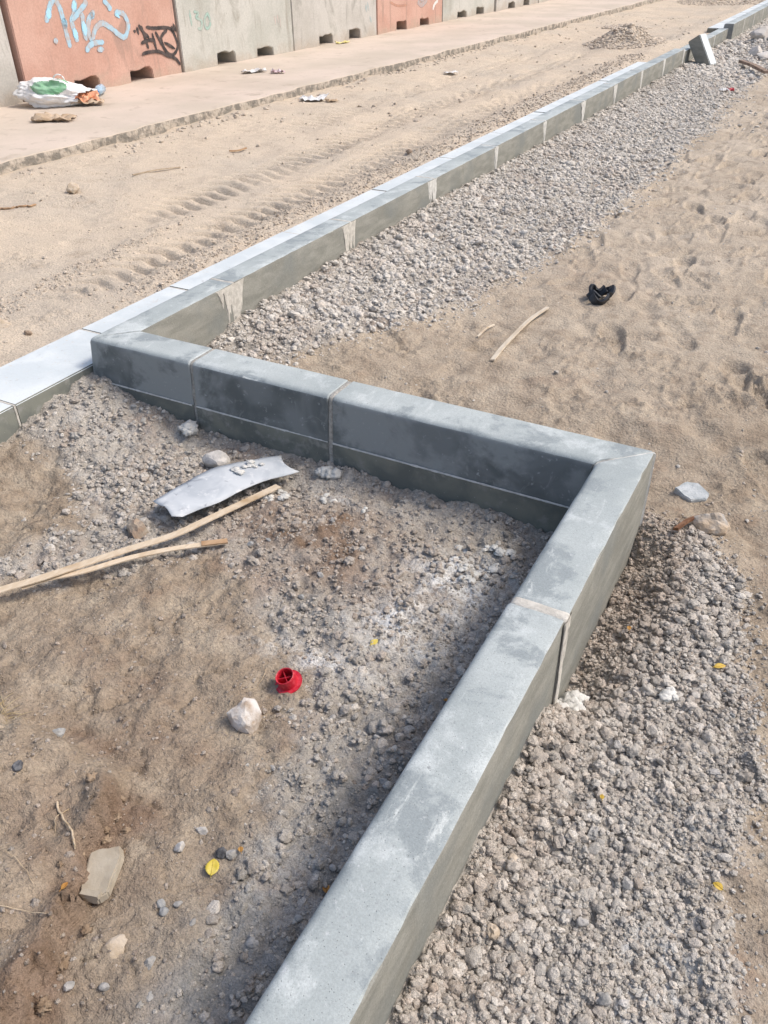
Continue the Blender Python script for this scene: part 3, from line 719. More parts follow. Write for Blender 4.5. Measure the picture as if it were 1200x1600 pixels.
def graffiti(bi, strokes, width, mat, seed=0):
    """sprayed strokes as thin paint films on the block face"""
    r, s0_ = BL[bi]
    for q, st in enumerate(strokes):
        V = []; F = []
        pts = crom(st); off = .0025 + .0006 * q; n0 = len(V)
        for i, p in enumerate(pts):
            t = (pts[min(i + 1, len(pts) - 1)] - pts[max(i - 1, 0)]); t = t / (np.linalg.norm(t) + 1e-9); nn = np.array([-t[1], t[0]])
            e = min(i, len(pts) - 1 - i); w = width * .5 * (.55 if e == 0 else .9 if e == 1 else 1) * (1 + .25 * mnoise.noise(Vector((i * .4, q, seed))))
            for sg in (-1.35, 0, 1.35):
                a = p + nn * w * sg; V.append((off, a[0] - s0_, a[1] - WZ))
        for i in range(len(pts) - 1):
            a = n0 + 3 * i; F += [(a, a + 3, a + 4, a + 1), (a + 1, a + 4, a + 5, a + 2)]
        gme = attr_mesh('graffiti_stroke', V, F, mat, False); setattr_f(gme, 'cover', [(0., 1., 0.)[j % 3] * (1 if 3 <= j < len(V) - 3 else .45) for j in range(len(V))])
        link('graffiti_stroke', gme, r)
def spray(name, c1, c2):
    m = simple(name, c1, c2, 16, .85, .25, 38, .004, .4, .62); nt = m.node_tree; N = NT(nt)
    al = N.ramp(N.math('ADD', N.attr('cover'), N.math('MULTIPLY', N.math('SUBTRACT', N.noise(70, 4, .7), .5), .7)), .12, .42)
    nt.links.new(al, nt.nodes['Principled BSDF'].inputs['Alpha']); return m
BLUE = [[(0.40,0.57),(0.46,0.66),(0.51,0.72),(0.56,0.74),(0.60,0.67),(0.61,0.55),(0.62,0.42),(0.63,0.34)],[(0.80,0.73),(0.76,0.62),(0.71,0.56),(0.72,0.45),(0.73,0.38)],[(0.71,0.56),(0.84,0.64),(0.91,0.68),(0.94,0.72)],[(0.86,0.62),(0.84,0.49),(0.85,0.38)],[(1.02,0.62),(0.93,0.56),(0.89,0.45),(0.92,0.39),(1.00,0.48),(1.10,0.51),(1.20,0.46),(1.30,0.39),(1.37,0.37),(1.44,0.46),(1.41,0.56),(1.32,0.59),(1.30,0.55)],[(1.16,0.71),(1.21,0.66),(1.24,0.61)],[(0.81,0.29),(0.91,0.35),(1.07,0.35)],[(0.96,0.29),(1.05,0.29)],[(0.44,0.42),(0.49,0.41)]]
BLUE2 = [[(0.63,0.59),(0.61,0.50)],[(0.47,0.68),(0.44,0.60)],[(0.79,0.72),(0.76,0.63)],[(0.72,0.50),(0.73,0.40)],[(1.00,0.60),(0.95,0.57)],[(1.33,.57),(1.31,.55)],[(.85,.55),(.85,.42)]]
BLACK = [[(1.52,0.42),(1.52,0.39)],[(1.56,0.44),(1.57,0.37)],[(1.59,0.46),(1.63,0.40),(1.72,0.33)],[(1.69,0.43),(1.82,0.41),(2.01,0.40),(2.09,0.36),(2.13,0.28),(2.14,0.21),(2.08,0.15),(2.01,0.14),(1.94,0.19),(1.90,0.27),(1.91,0.33),(2.01,0.38)],[(1.62,0.45),(1.65,0.36),(1.68,0.23)],[(1.77,0.37),(1.80,0.20)],[(1.82,0.38),(1.89,0.26),(1.97,0.13)],[(1.58,0.29),(1.70,0.31),(1.78,0.30)],[(1.93,0.27),(2.09,0.19)],[(1.57,0.19),(1.67,0.20),(1.83,0.19),(1.95,0.14),(2.07,0.10),(2.14,0.03)],[(2.11,0.43),(2.145,0.35)],[(2.07,0.41),(2.11,0.36)]]
GREEN = [[(2.40,0.54),(2.41,0.38)],[(2.47,0.52),(2.54,0.50),(2.50,0.46),(2.58,0.42),(2.56,0.35),(2.50,0.35)],[(2.73,0.40),(2.71,0.36),(2.67,0.34),(2.64,0.35),(2.63,0.39),(2.64,0.44),(2.67,0.47),(2.70,0.48),(2.72,0.45),(2.73,0.41)]]
graffiti(1, BLUE, .052, spray('spray_blue', (.36, .55, .66), (.44, .42, .42)))
graffiti(1, BLUE2, .062, spray('spray_blue_bright', (.36, .66, .84), (.40, .62, .76)), 2)
graffiti(1, BLACK, .034, spray('spray_black', (.05, .045, .045), (.10, .08, .075)))
graffiti(2, GREEN, .03, spray('spray_green', (.40, .46, .41), (.34, .48, .42)))
graffiti(2, [[(3.97,.37),(3.98,.27)],[(4.03,.38),(4.03,.28)],[(4.08,.35),(4.08,.24)]], .02, spray('spray_pink', (.56, .47, .43), (.53, .49, .45)))
graffiti(4, [[(8.50,.27),(8.38,.22),(8.32,.15)]], .05, spray('spray_white', (.75, .74, .72), (.68, .62, .58)))
graffiti(4, [[(7.79,.30),(7.91,.24),(8.12,.30)],[(7.85,.34),(8.0,.30)]], .07, spray('spray_greyblue', (.40, .38, .38), (.44, .33, .30)))
graffiti(4, [[(6.90,.34),(7.13,.28),(7.43,.27)],[(7.0,.40),(7.2,.36)]], .03, spray('spray_brown', (.42, .24, .18), (.5, .28, .2)))
graffiti(3, [[(6.24,.38),(6.27,.27)],[(6.19,.35),(6.21,.26)],[(6.3,.2),(6.34,.12)]], .03, spray('spray_teal', (.36, .45, .46), (.42, .46, .45)))

# ------------------------------------------------------------------ rocks and lumps that can be picked out
def rockmat(name, c1, c2, sc=40, b=.7): return simple(name, c1, c2, sc, .95, b, 150, .004)
RM = {'grey': rockmat('stone_grey', (.30, .29, .27), (.42, .40, .375)), 'pale': rockmat('stone_pale', (.42, .40, .37), (.58, .55, .51)),
      'brown': rockmat('stone_brown', (.24, .18, .13), (.34, .26, .19)), 'beige': rockmat('stone_beige', (.40, .32, .23), (.52, .44, .35)),
      'blue': rockmat('stone_bluegrey', (.25, .25, .245), (.36, .36, .35)), 'dark': rockmat('stone_dark', (.05, .05, .055), (.16, .16, .165)),
      'rust': rockmat('stone_rusty', (.30, .18, .11), (.45, .40, .35))}
def rock(name, x, y, dims, mat, label, cat='stone', group=None, seed=None, cut=7, amp=.28, rz=None, sink=.35, sub=3, freq=1.2, z=None):
    seed = seed if seed is not None else int(x * 1000 + y * 777) % 9973
    me = lump(name, sub, seed, amp, 1, freq, cut, RM[mat] if isinstance(mat, str) else mat)
    o = link(name, me, None, (x, y, (h1(x, y) if z is None else z) + dims[2] * (1 - 2 * sink)), (random.uniform(-.2, .2), random.uniform(-.2, .2), random.uniform(0, 6) if rz is None else rz))
    o.scale = dims; tag(o, label, cat, group); return o
rock('rock', 1.322, -1.165, (.048, .038, .046), rockmat('rock_white_brown', (.66, .63, .59), (.40, .31, .23), 22), 'large pale angular rock with brown stains below the red cap', cut=9, seed=5, rz=.4, sink=.3)
rock('brick_lump', .583, -.722, (.042, .034, .034), rockmat('brick_mortar_lump', (.30, .22, .16), (.40, .35, .28), 25), 'brown crumbly lump with red brick flecks left of the grey strip', 'rubble', seed=8, amp=.4, cut=3)
o = rock('plaster_piece', .556, -.305, (.048, .040, .036), 'pale', 'white plaster piece behind the grey strip', 'rubble', seed=9, cut=8, sink=.2)
rock('rock', 2.133, .087, (.052, .042, .045), rockmat('rock_beige_grey', (.48, .37, .26), (.40, .38, .35), 14), 'large beige and grey rock beyond the right corner', cut=8, seed=12, rz=.3)
rock('stone', 1.423, -1.718, (.026, .020, .015), 'beige', 'dusty oval stone half buried in the lower left soil', cut=4)
rock('stone', .958, -1.406, (.018, .013, .012), 'blue', 'blue grey stone chip on bare soil left of the big rock', cut=6)
rock('stone', 1.024, -1.555, (.012, .011, .010), 'dark', 'small black and white stone near the left edge', cut=5)
rock('stone', 1.480, -1.473, (.013, .011, .010), 'dark', 'dark stone next to the big yellow leaf', cut=5)
rock('stone', 1.500, -1.465, (.013, .011, .010), 'grey', 'light grey stone touching the dark one by the yellow leaf', cut=5)
rock('stone', 1.403, -1.508, (.013, .010, .010), 'pale', 'whitish angular stone left of the big yellow leaf', cut=7)
rock('stone', 1.411, -1.448, (.013, .009, .010), 'pale', 'whitish jagged stone above the yellow leaf', cut=7)
rock('stone', 1.640, -1.590, (.012, .010, .008), 'grey', 'grey pebble beside the inner edge of the nearest kerb stone', cut=3)
rock('stone', 1.537, -1.748, (.011, .009, .007), 'grey', 'smooth light grey pebble near the bottom of the bay', cut=2)
rock('stone', 1.500, -1.708, (.012, .010, .009), 'grey', 'rounded grey pebble above the smooth light pebble', cut=3)
rock('stone', 1.668, -1.016, (.014, .011, .009), 'grey', 'grey stone touching the inner side of the near run', cut=4)
rock('stone', 1.681, -1.167, (.013, .010, .009), 'blue', 'bluish stone by the near run, lower of two', cut=4)
GP = 'loose pebbles in the bay gravel'
for (x, y, r) in [(1.569,-1.078,.010),(1.492,-1.065,.010),(1.450,-1.252,.009),(1.196,-.649,.013),(1.193,-.745,.011),(1.691,-1.391,.009),(1.724,-1.49,.010),(1.691,-1.515,.010),(1.443,-1.612,.013),(1.46,-1.622,.011),(1.475,-1.60,.010),(1.456,-1.776,.010),(1.401,-1.805,.012),(1.525,-1.617,.009),(.62,-.60,.014),(.70,-.66,.012),(.80,-.72,.013),(.93,-.62,.013),(.97,-.58,.011),(1.02,-.46,.014),(1.10,-.42,.012),(1.25,-.50,.012),(1.33,-.62,.012),(.18,-.36,.012),(.10,-.20,.013),(.13,-.195,.011),(.17,-.20,.012),(.05,-.19,.011)]:
    rock('pebble', x, y, (r, r * random.uniform(.7, .9), r * random.uniform(.6, .8)), random.choice(['grey', 'grey', 'grey', 'blue']), 'small loose grey pebble lying in the bay', 'pebble', GP, cut=random.choice([6, 8, 10]), sub=2)
for (x, y, r, mt) in [(2.109,-.902,.017,'grey'),(2.364,-.751,.014,'blue'),(2.310,-.833,.018,'grey'),(2.100,-1.141,.014,'grey'),(2.128,-1.122,.019,'grey'),(2.109,-1.096,.011,'pale'),(2.199,-1.112,.014,'grey'),(2.248,-1.146,.015,'blue'),(2.214,-1.193,.017,'grey'),(2.226,-1.215,.010,'pale'),(2.233,-1.406,.016,'grey'),(2.263,-1.396,.015,'pale'),(2.134,-1.304,.020,'grey'),(2.014,-1.263,.017,'beige'),(2.296,-.997,.013,'blue'),(2.28,-.80,.014,'grey'),(2.362,-.796,.010,'grey'),(2.316,-.651,.012,'blue'),(2.265,-.81,.012,'grey'),(2.165,-.793,.012,'grey'),(2.12,-1.16,.016,'grey'),(2.03,-1.40,.02,'beige'),(2.08,-1.36,.018,'beige'),(2.16,-1.30,.015,'grey')]:
    r *= .78
    rock('pebble', x, y, (r, r * random.uniform(.65, .85), r * random.uniform(.6, .8)), mt, 'loose stone in the gravel right of the near kerb run', 'pebble', 'loose stones right of the near run', cut=random.choice([0, 3, 5]), amp=.42, freq=1.5, sub=3, sink=.35)
def blob(name, x, y, rad, n, mat, label, cat='mortar', group=None, seed=0, flat=.6, spread=1.):
    """several crumbs of mortar stuck together: one mesh"""
    r = random.Random(seed); bm = bmesh.new(); z0 = h1(x, y)
    for k in range(n):
        t = bmesh.new(); bmesh.ops.create_icosphere(t, subdivisions=3, radius=1)
        q = rad * r.uniform(.35, .75); c = Vector((r.gauss(0, .45) * rad * spread, r.gauss(0, .45) * rad * spread, q * .3 + r.uniform(0, .2) * rad))
        off = Vector((r.uniform(-9, 9), r.uniform(-9, 9), r.uniform(-9, 9)))
        for v in t.verts:
            p = v.co * (1 + mnoise.fractal(v.co * 1.9 + off, 1, 2, 4) * .5); v.co = Vector((p.x * q, p.y * q, p.z * q * flat)) + c
        tm = bpy.data.meshes.new('t'); t.to_mesh(tm); t.free(); bm.from_mesh(tm); bpy.data.meshes.remove(tm)
    me = bpy.data.meshes.new(name); bm.to_mesh(me); bm.free(); me.materials.append(mat)
    me.polygons.foreach_set('use_smooth', np.ones(len(me.polygons), bool))
    o = link(name, me, None, (x, y, z0)); tag(o, label, cat, group); return o
blob('mortar_lump', .350, -.195, .040, 7, M_MORTARPALE, 'spilled mortar lump at the foot of the left joint of the cross run', seed=1)
blob('mortar_lump', .936, -.195, .034, 7, M_MORTARPALE, 'white mortar lump at the foot of the right joint of the cross run', seed=2, flat=.8)
blob('mortar_lump', 1.975, -.765, .036, 8, M_MORTARPALE, 'mortar lump under the joint on the outer side of the near run', seed=3, flat=.8)
blob('mortar_lump', 2.171, -.675, .022, 5, M_MORTARPALE, 'small white mortar lump in the gravel right of the near run', seed=4)
for k, (x, y, r) in enumerate([(.997,-.285,.012),(1.031,-.309,.015),(1.000,-.322,.014),(.857,-.345,.02),(.885,-.388,.018),(.848,-.405,.018),(1.144,-.300,.011)]):
    blob('mortar_crumb', x, y, r, 3, M_MORTARPALE, 'white mortar crumb near the lath end and right joint', 'mortar', 'mortar crumbs by the lath end', 20 + k)
for k, (x, y, r) in enumerate([(1.511,-.338,.020),(1.565,-.310,.016),(1.508,-.405,.018),(1.540,-.431,.016),(1.582,-.436,.022),(1.614,-.390,.022),(1.582,-.468,.016),(1.600,-.309,.022),(1.632,-.310,.018)]):
    blob('mortar_splash', x, y, r, 4, M_MORTARPALE, 'flat white mortar splash inside the right corner of the bay', 'mortar', 'mortar splashes in the right corner', 40 + k, .35, 1.2)

def slab(name, poly, z, th, mat, label, cat, tilt=(0, 0), bev=.003, group=None, mat2=None):
    c = np.mean(poly, 0); bm = bmesh.new()
    vs = [bm.verts.new((p[0] - c[0], p[1] - c[1], 0)) for p in poly]; f = bm.faces.new(vs)
    if f.normal.z < 0: f.normal_flip()
    f.normal_update()
    if f.normal.z < 0: bmesh.ops.reverse_faces(bm, faces=[f])
    e = bmesh.ops.extrude_face_region(bm, geom=[f]); 
    for v in [g for g in e['geom'] if isinstance(g, bmesh.types.BMVert)]: v.co.z += th; v.co.x *= .96; v.co.y *= .96
    bmesh.ops.recalc_face_normals(bm, faces=bm.faces)
    bmesh.ops.bevel(bm, geom=list(bm.edges), offset=bev, segments=2, affect='EDGES')
    bmesh.ops.triangulate(bm, faces=[f for f in bm.faces if len(f.verts) > 4])
    bmesh.ops.subdivide_edges(bm, edges=[e for e in bm.edges if e.calc_length() > .02], cuts=2, use_grid_fill=True)
    for v in bm.verts: v.co += Vector((mnoise.noise(v.co * 60), mnoise.noise(v.co * 60 + Vector((9, 0, 0))), mnoise.noise(v.co * 60 + Vector((0, 9, 0))))) * .0022
    me = bpy.data.meshes.new(name); bm.to_mesh(me); bm.free(); me.materials.append(mat)
    o = link(name, me, None, (c[0], c[1], z), (tilt[0], tilt[1], 0)); tag(o, label, cat, group); return o
slab('concrete_fragment', [(1.985, .262), (2.01, .315), (2.05, .325), (2.095, .285), (2.09, .25), (2.045, .222), (2.02, .235)], h1(2.04, .27) - .006, .022, rockmat('fragment_grey', (.36, .385, .39), (.50, .52, .52), 35), 'flat pale grey concrete fragment on the sand beyond the right corner', 'rubble', (.1, .05))
o = slab('tile_fragment', [(1.255, -1.600), (1.268, -1.583), (1.306, -1.562), (1.322, -1.578), (1.350, -1.650), (1.340, -1.668), (1.303, -1.678), (1.290, -1.664)], max(h1(1.27, -1.60), h1(1.31, -1.62), h1(1.33, -1.58)) + .002, .02, rockmat('tile_dusty', (.37, .32, .245), (.44, .39, .31), 18, .3), 'dusty broken tile with a raised rim in the lower left hollow', 'rubble', (.10, -.08))
for q, (a, b) in enumerate((((1.303, -1.674), (1.342, -1.664)),)):
    V = [(a[0] - o.location.x, a[1] - o.location.y - .002, .017), (b[0] - o.location.x, b[1] - o.location.y - .002, .017), (b[0] - o.location.x - .001, b[1] - o.location.y + .01, .017), (a[0] - o.location.x - .001, a[1] - o.location.y + .01, .017)]
    V += [(v[0] * .98, v[1] * .98, .026) for v in V]
    link('rim', attr_mesh('rim', V, [(0, 1, 5, 4), (1, 2, 6, 5), (2, 3, 7, 6), (3, 0, 4, 7), (4, 5, 6, 7), (3, 2, 1, 0)], o.data.materials[0], False), o)

M_CLOD = rockmat('soil_clod', (.22, .155, .10), (.33, .25, .175), 30, .9)
for k in range(18):
    yy = -1.46 - .42 * random.random(); xx = 1.225 + .42 * (-1.47 - yy) + random.gauss(0, .022); rr = random.uniform(.005, .012)
    rock('soil_clod', xx, yy, (rr, rr * random.uniform(.7, 1), rr * random.uniform(.6, .8)), M_CLOD, 'brown soil clod broken off along the ledge at lower left', 'soil clod', 'soil clods along the ledge', seed=300 + k, cut=0, amp=.9, freq=2.4, sub=3, sink=.4)

# ------------------------------------------------------------------ wooden laths, strips, twigs
def wood(name, c1, c2):
    m, nt, b = nodes_mat(name); N = NT(nt)
    g = N.noise(60, 4, .6, .4, vec=N.scaled((1, .35, 1)))
    c = N.mix(N.ramp(g, .35, .65), c1, c2); c = N.mix(N.ramp(N.noise(8, 3), .55, .75), c, (.44, .31, .18))
    nt.links.new(c, b.inputs['Base Color']); b.inputs['Roughness'].default_value = .75; N.bump(b, [(N.noise(200, 3), .3, .001)]); return m
M_WOOD = wood('lath_wood', (.58, .46, .32), (.66, .55, .41)); M_WOOD2 = wood('lath_wood_grey', (.58, .49, .37), (.66, .58, .46))
M_WOODS = wood('stick_wood', (.40, .31, .21), (.50, .40, .29))
M_WOODB = wood('lath_wood_brown', (.36, .22, .12), (.45, .30, .18))
def lath(name, pts, zs, w, th, mat, label, cat='lath', tiltf=0., group=None, n=8, parent=None):
    P = crom([(x, y, z) for (x, y), z in zip(pts, zs)], n); V = []; F = []; o0 = P[len(P) // 2]
    for i, p in enumerate(P):
        t = P[min(i + 1, len(P) - 1)] - P[max(i - 1, 0)]; t = t / np.linalg.norm(t)
        sd = np.array([t[1], -t[0], 0]); sd /= np.linalg.norm(sd); sd[2] = tiltf; up = np.array([0, 0, 1.])
        ww = w * (1 + .05 * mnoise.noise(Vector((i * .5, w * 99, 0))))
        for a, b in ((-1, 0), (1, 0), (1, 1), (-1, 1)): V.append(p + sd * ww * .5 * a + up * th * b - o0)
    for i in range(len(P) - 1):
        for k in range(4):
            j = (k + 1) % 4; F.append((i * 4 + k, i * 4 + j, i * 4 + 4 + j, i * 4 + 4 + k))
    F += [(3, 2, 1, 0), tuple(len(V) - 4 + k for k in range(4))]
    me = attr_mesh(name, V, F, mat, True, 30)
    o = link(name, me, None, o0); tag(o, label, cat, group); return o
LA = [(0.437,-1.203), (0.465,-1.141), (0.523,-1.058), (0.587,-0.951), (0.656,-0.842), (0.728,-0.728), (0.772,-0.601), (0.808,-0.485), (0.851,-0.352)]
LA = [(.36, -1.33)] + LA
lath('wooden_lath', LA, [-.243, -.243, -.242, -.241, -.24, -.238, -.238, -.24, -.243, -.245], .031, .0035, M_WOOD, 'long bent pale wooden lath ending near the grey strip', tiltf=.12)
LB = [(0.50, -1.10), (0.537,-1.038), (0.605,-0.971), (0.678,-0.867), (0.764,-0.772), (0.882,-0.665)]
lo = lath('wooden_lath', LB, [-.25, -.25, -.247, -.246, -.246, -.250], .021, .004, M_WOOD, 'shorter wooden lath with brown tip, below the long one', tiltf=.05)
lath_tip = lath('tip', [(.825, -.715), (.852, -.692), (.8825, -.6645)], [-.2442, -.2452, -.2472], .0212, .004, M_WOODB, None, None)
lath_tip.parent = lo; lath_tip.location = Vector(lath_tip.location) - Vector(lo.location)
lath('wooden_lath', [(1.11, .836), (1.10, .97), (1.096, 1.113), (1.105, 1.30), (1.133, 1.451)], [h1(1.11, .836) + .004, h1(1.1, .97) + .008, h1(1.096, 1.113) + .011, h1(1.105, 1.3) + .01, h1(1.133, 1.45) + .008], .020, .008, M_WOOD2, 'straight pale lath lying on the sand', tiltf=.2)
lath('wood_splinter', [(.956, 1.043), (.962, 1.12), (.971, 1.198)], [h1(.956, 1.043) + .004, h1(.962, 1.12) + .012, h1(.971, 1.198) + .012], .008, .005, M_WOOD2, 'short wood splinter left of the lath on the sand', 'splinter')
M_RUST = simple('rusty_iron', (.16, .075, .04), (.26, .14, .08), 40, .9, .5)
lath('rusty_strip', [(2.045, -.02), (2.068, .05), (2.095, .112)], [h1(2.045, -.02) + .022, h1(2.068, .05) + .022, h1(2.095, .11) + .02], .016, .01, M_RUST, 'rusty iron strip beside the beige rock by the right corner', 'iron strip', .4)
lath('plank', [(.575, 10.33), (.78, 9.9), (.994, 9.47)], [h1(.575, 10.33) + .05, h1(.78, 9.9) + .07, h1(.994, 9.47) + .06], .06, .03, simple('plank_weathered', (.20, .14, .10), (.30, .22, .17), 20), 'weathered dark plank on the gravel at the right edge', 'plank')

# ------------------------------------------------------------------ bent strip of grey sheet
def strip_sheet():
    top = crom([(0.560,-0.622), (0.585,-.50), (0.612,-0.393), (0.676,-0.305), (0.766,-0.207)], 6)
    bot = crom([(0.690,-0.672), (0.722,-.60), (0.757,-0.536), (0.797,-0.394), (0.876,-0.265)], 6)
    n = len(top); w = 8; V = []; F = []
    for i in range(n):
        t = i / (n - 1)
        for k in range(w + 1):
            q = k / w; p = top[i] * (1 - q) + bot[i] * q
            z = -.240 + .010 + .006 * math.sin(math.pi * t) + .010 * (1 - abs(2 * q - 1)) - .006 * math.exp(-((q - .5) / .12) ** 2) * math.sin(math.pi * t) + .004 * mnoise.noise(Vector((t * 6, q * 2, 1)))
            if i in (0, 1): z += .016 * (2 - i) * q * .5
            if i == 0: p = p + np.array([.006 * math.sin(q * 5), -.004 * math.sin(q * 7)])
            if i == n - 1: p = p + np.array([.01, .02]) * math.sin(q * math.pi) * -1
            V.append((p[0], p[1], z))
    V = np.array(V); c = V.mean(0); V = V - c
    for i in range(n - 1):
        for k in range(w): F.append((i * (w + 1) + k, (i + 1) * (w + 1) + k, (i + 1) * (w + 1) + k + 1, i * (w + 1) + k + 1))
    m, nt, b = nodes_mat('sheet_grey'); N = NT(nt)
    cc = N.mix(N.ramp(N.noise(9, 4, .55, .6), .38, .62), (.42, .45, .475), (.53, .555, .57)); cc = N.mix(N.ramp(N.noise(25, 5, .65), .56, .72), cc, (.64, .65, .65))
    cc = N.mix(N.ramp(N.noise(14, 4, .6, .9, off=5), .60, .70), cc, (.27, .29, .32))
    nt.links.new(cc, b.inputs['Base Color']); b.inputs['Roughness'].default_value = .85
    me = attr_mesh('sheet_strip', V, F, m, True)
    r = empty('sheet_strip', c); tag(r, 'bent grey sheet strip lying on the gravel of the bay', 'sheet strip')
    o = link('sheet', me, r); md = o.modifiers.new('thickness', 'SOLIDIFY'); md.thickness = .0025; md.offset = 0
    hp = np.array([.633, -.632, 0]) - c; ring = []
    for k in range(10): ring.append((hp[0] + .009 * math.cos(k * .628) * (1 + .2 * math.sin(k * 3)), hp[1] + .007 * math.sin(k * .628), -.2185 - c[2]))
    me = attr_mesh('hole', ring + [(v[0], v[1], v[2] - .012) for v in ring], [tuple(range(10))] + [(k, k + 10, (k + 1) % 10 + 10, (k + 1) % 10) for k in range(10)], RM['dark'], False)
    link('hole', me, r)
strip_sheet()
for k, (x, y, rd) in enumerate([(.705, -.362, .022), (.728, -.335, .018), (.742, -.318, .012)]):
    o = blob('mortar_crumb', x, y, rd, 4, M_MORTARPALE, 'white mortar crumb lying on the grey sheet strip', 'mortar', 'mortar crumbs on the grey strip', 60 + k, .22, 1.3); o.location.z = -.219

# ------------------------------------------------------------------ red plastic cap
def lathe(prof, n=40, close=False):
    V = []; F = []
    for r, z in prof:
        for k in range(n): a = 2 * math.pi * k / n; V.append((r * math.cos(a), r * math.sin(a), z))
    m = len(prof)
    for i in range(m - 1):
        for k in range(n): j = (k + 1) % n; F.append((i * n + k, i * n + j, (i + 1) * n + j, (i + 1) * n + k))
    if close:
        for k in range(n): j = (k + 1) % n; F.append(((m - 1) * n + k, (m - 1) * n + j, j, k))
    return V, F
m, nt, b = nodes_mat('red_plastic'); N = NT(nt)
cc = N.mix(N.ramp(N.noise(120, 4), .4, .7), (.50, .012, .03), (.60, .05, .07)); nt.links.new(cc, b.inputs['Base Color']); b.inputs['Roughness'].default_value = .42; b.inputs['Specular IOR Level'].default_value = .45
cz = h1(1.345, -1.03)
cap = empty('red_cap', (1.345, -1.03, cz + .004), (.30, -.14, 0)); tag(cap, 'red plastic cap with a flange lying open side up on the soil', 'cap')
V, F = lathe([(.0215, .0335), (.0225, .0345), (.0235, .0335), (.0250, .006), (.0330, .004), (.0345, .0045), (.0345, .0015), (.033, 0), (.023, 0), (.0222, .004), (.0205, .033)], 48, True)
link('body', attr_mesh('cap_body', V, F, m, True, 35), cap)
V, F = lathe([(.0005, .004), (.0225, .004)], 32); link('floor', attr_mesh('cap_floor', V, F, m, True), cap)
for a in (.5, 2.4):
    c_, s_ = math.cos(a), math.sin(a); V = []
    for rr, zz in ((-.02, .004), (.02, .004), (.0205, .026), (-.0205, .026)):
        for t in (-.0007, .0007): V.append((rr * c_ - t * s_, rr * s_ + t * c_, zz))
    link('rib', attr_mesh('rib', V, [(0, 2, 4, 6), (1, 7, 5, 3), (0, 1, 3, 2), (2, 3, 5, 4), (4, 5, 7, 6), (6, 7, 1, 0)], m, False), cap)

# ------------------------------------------------------------------ leaves
def leaf(x, y, ln, wd, rz, mat, label, curl=.25, seed=0, tilt=(0, 0), group=None):
    n, w = 14, 6; V = []; F = []
    for i in range(n + 1):
        t = i / n; hw = wd * .5 * (math.sin(math.pi * t ** .85) ** .75) * (1 + (.09 if i % 2 else -.05)) + .0004
        for k in range(w + 1):
            q = 2 * k / w - 1
            V.append((q * hw, (t - .5) * ln, curl * ln * (abs(q) * .35 * hw / (wd * .5) - 1.2 * (t - .5) ** 2) * .6 + .0006 * math.sin(t * 40 + abs(q) * 5)))
    for i in range(n):
        for k in range(w): a = i * (w + 1) + k; F.append((a, a + 1, a + w + 2, a + w + 1))
    r = link('leaf', attr_mesh('leaf_blade', V, F, mat, True), None, (x, y, h1(x, y) + (.018 if x > 1.95 else .006)), (tilt[0], tilt[1], rz)); tag(r, label, 'leaf', group)
    md = r.modifiers.new('thickness', 'SOLIDIFY'); md.thickness = .0004
    V = [(-.0005, -.5 * ln - .006, 0), (.0005, -.5 * ln - .006, 0), (.0005, .45 * ln, .0012), (-.0005, .45 * ln, .0012), (0, -.5 * ln - .006, .0012), (0, .45 * ln, .002)]
    link('midrib', attr_mesh('midrib', V, [(0, 1, 2, 3), (0, 4, 5, 3), (1, 2, 5, 4)], mat, False), r); return r
M_LY = simple('leaf_yellow', (.58, .45, .06), (.66, .54, .14), 60, .6, .2, 150, .001)
M_LY2 = simple('leaf_ochre', (.52, .36, .05), (.60, .42, .10), 60, .6)
M_LO = simple('leaf_orange_brown', (.36, .17, .04), (.46, .26, .08), 60, .6)
leaf(1.483, -1.506, .036, .026, .5, M_LY, 'serrated yellow leaf by the dark stone, largest leaf in the bay', .3)
leaf(1.465, -.815, .026, .016, -.2, M_LY, 'small yellow leaf alone in the middle of the bay')
leaf(1.697, -1.429, .020, .013, .8, M_LO, 'brownish orange leaf against the inner side of the nearest kerb', .5)
leaf(1.289, -1.690, .016, .009, 0, M_LO, 'tiny brown orange leaf beside the broken tile', .5)
leaf(1.512, -1.452, .012, .010, .8, M_LO, 'tiny brown leaf scrap above the dark stone by the yellow leaf', .6)
leaf(1.706, -.897, .012, .008, 1.8, M_LO, 'tiny brown leaf by the near run, upper part of the bay', .5)
leaf(2.263, -.527, .030, .015, -.9, M_LY2, 'yellow leaf on the gravel at the right, upper one', .35)
leaf(2.364, -1.099, .020, .014, 1.2, M_LY2, 'small ochre leaf at the right edge of the gravel', .4)
leaf(2.119, -1.041, .012, .008, .3, M_LY2, 'tiny yellow leaf in the middle of the right gravel', .4)
leaf(2.029, -.457, .016, .010, .2, M_LO, 'orange leaf scrap close to the outer side of the near run', .5)

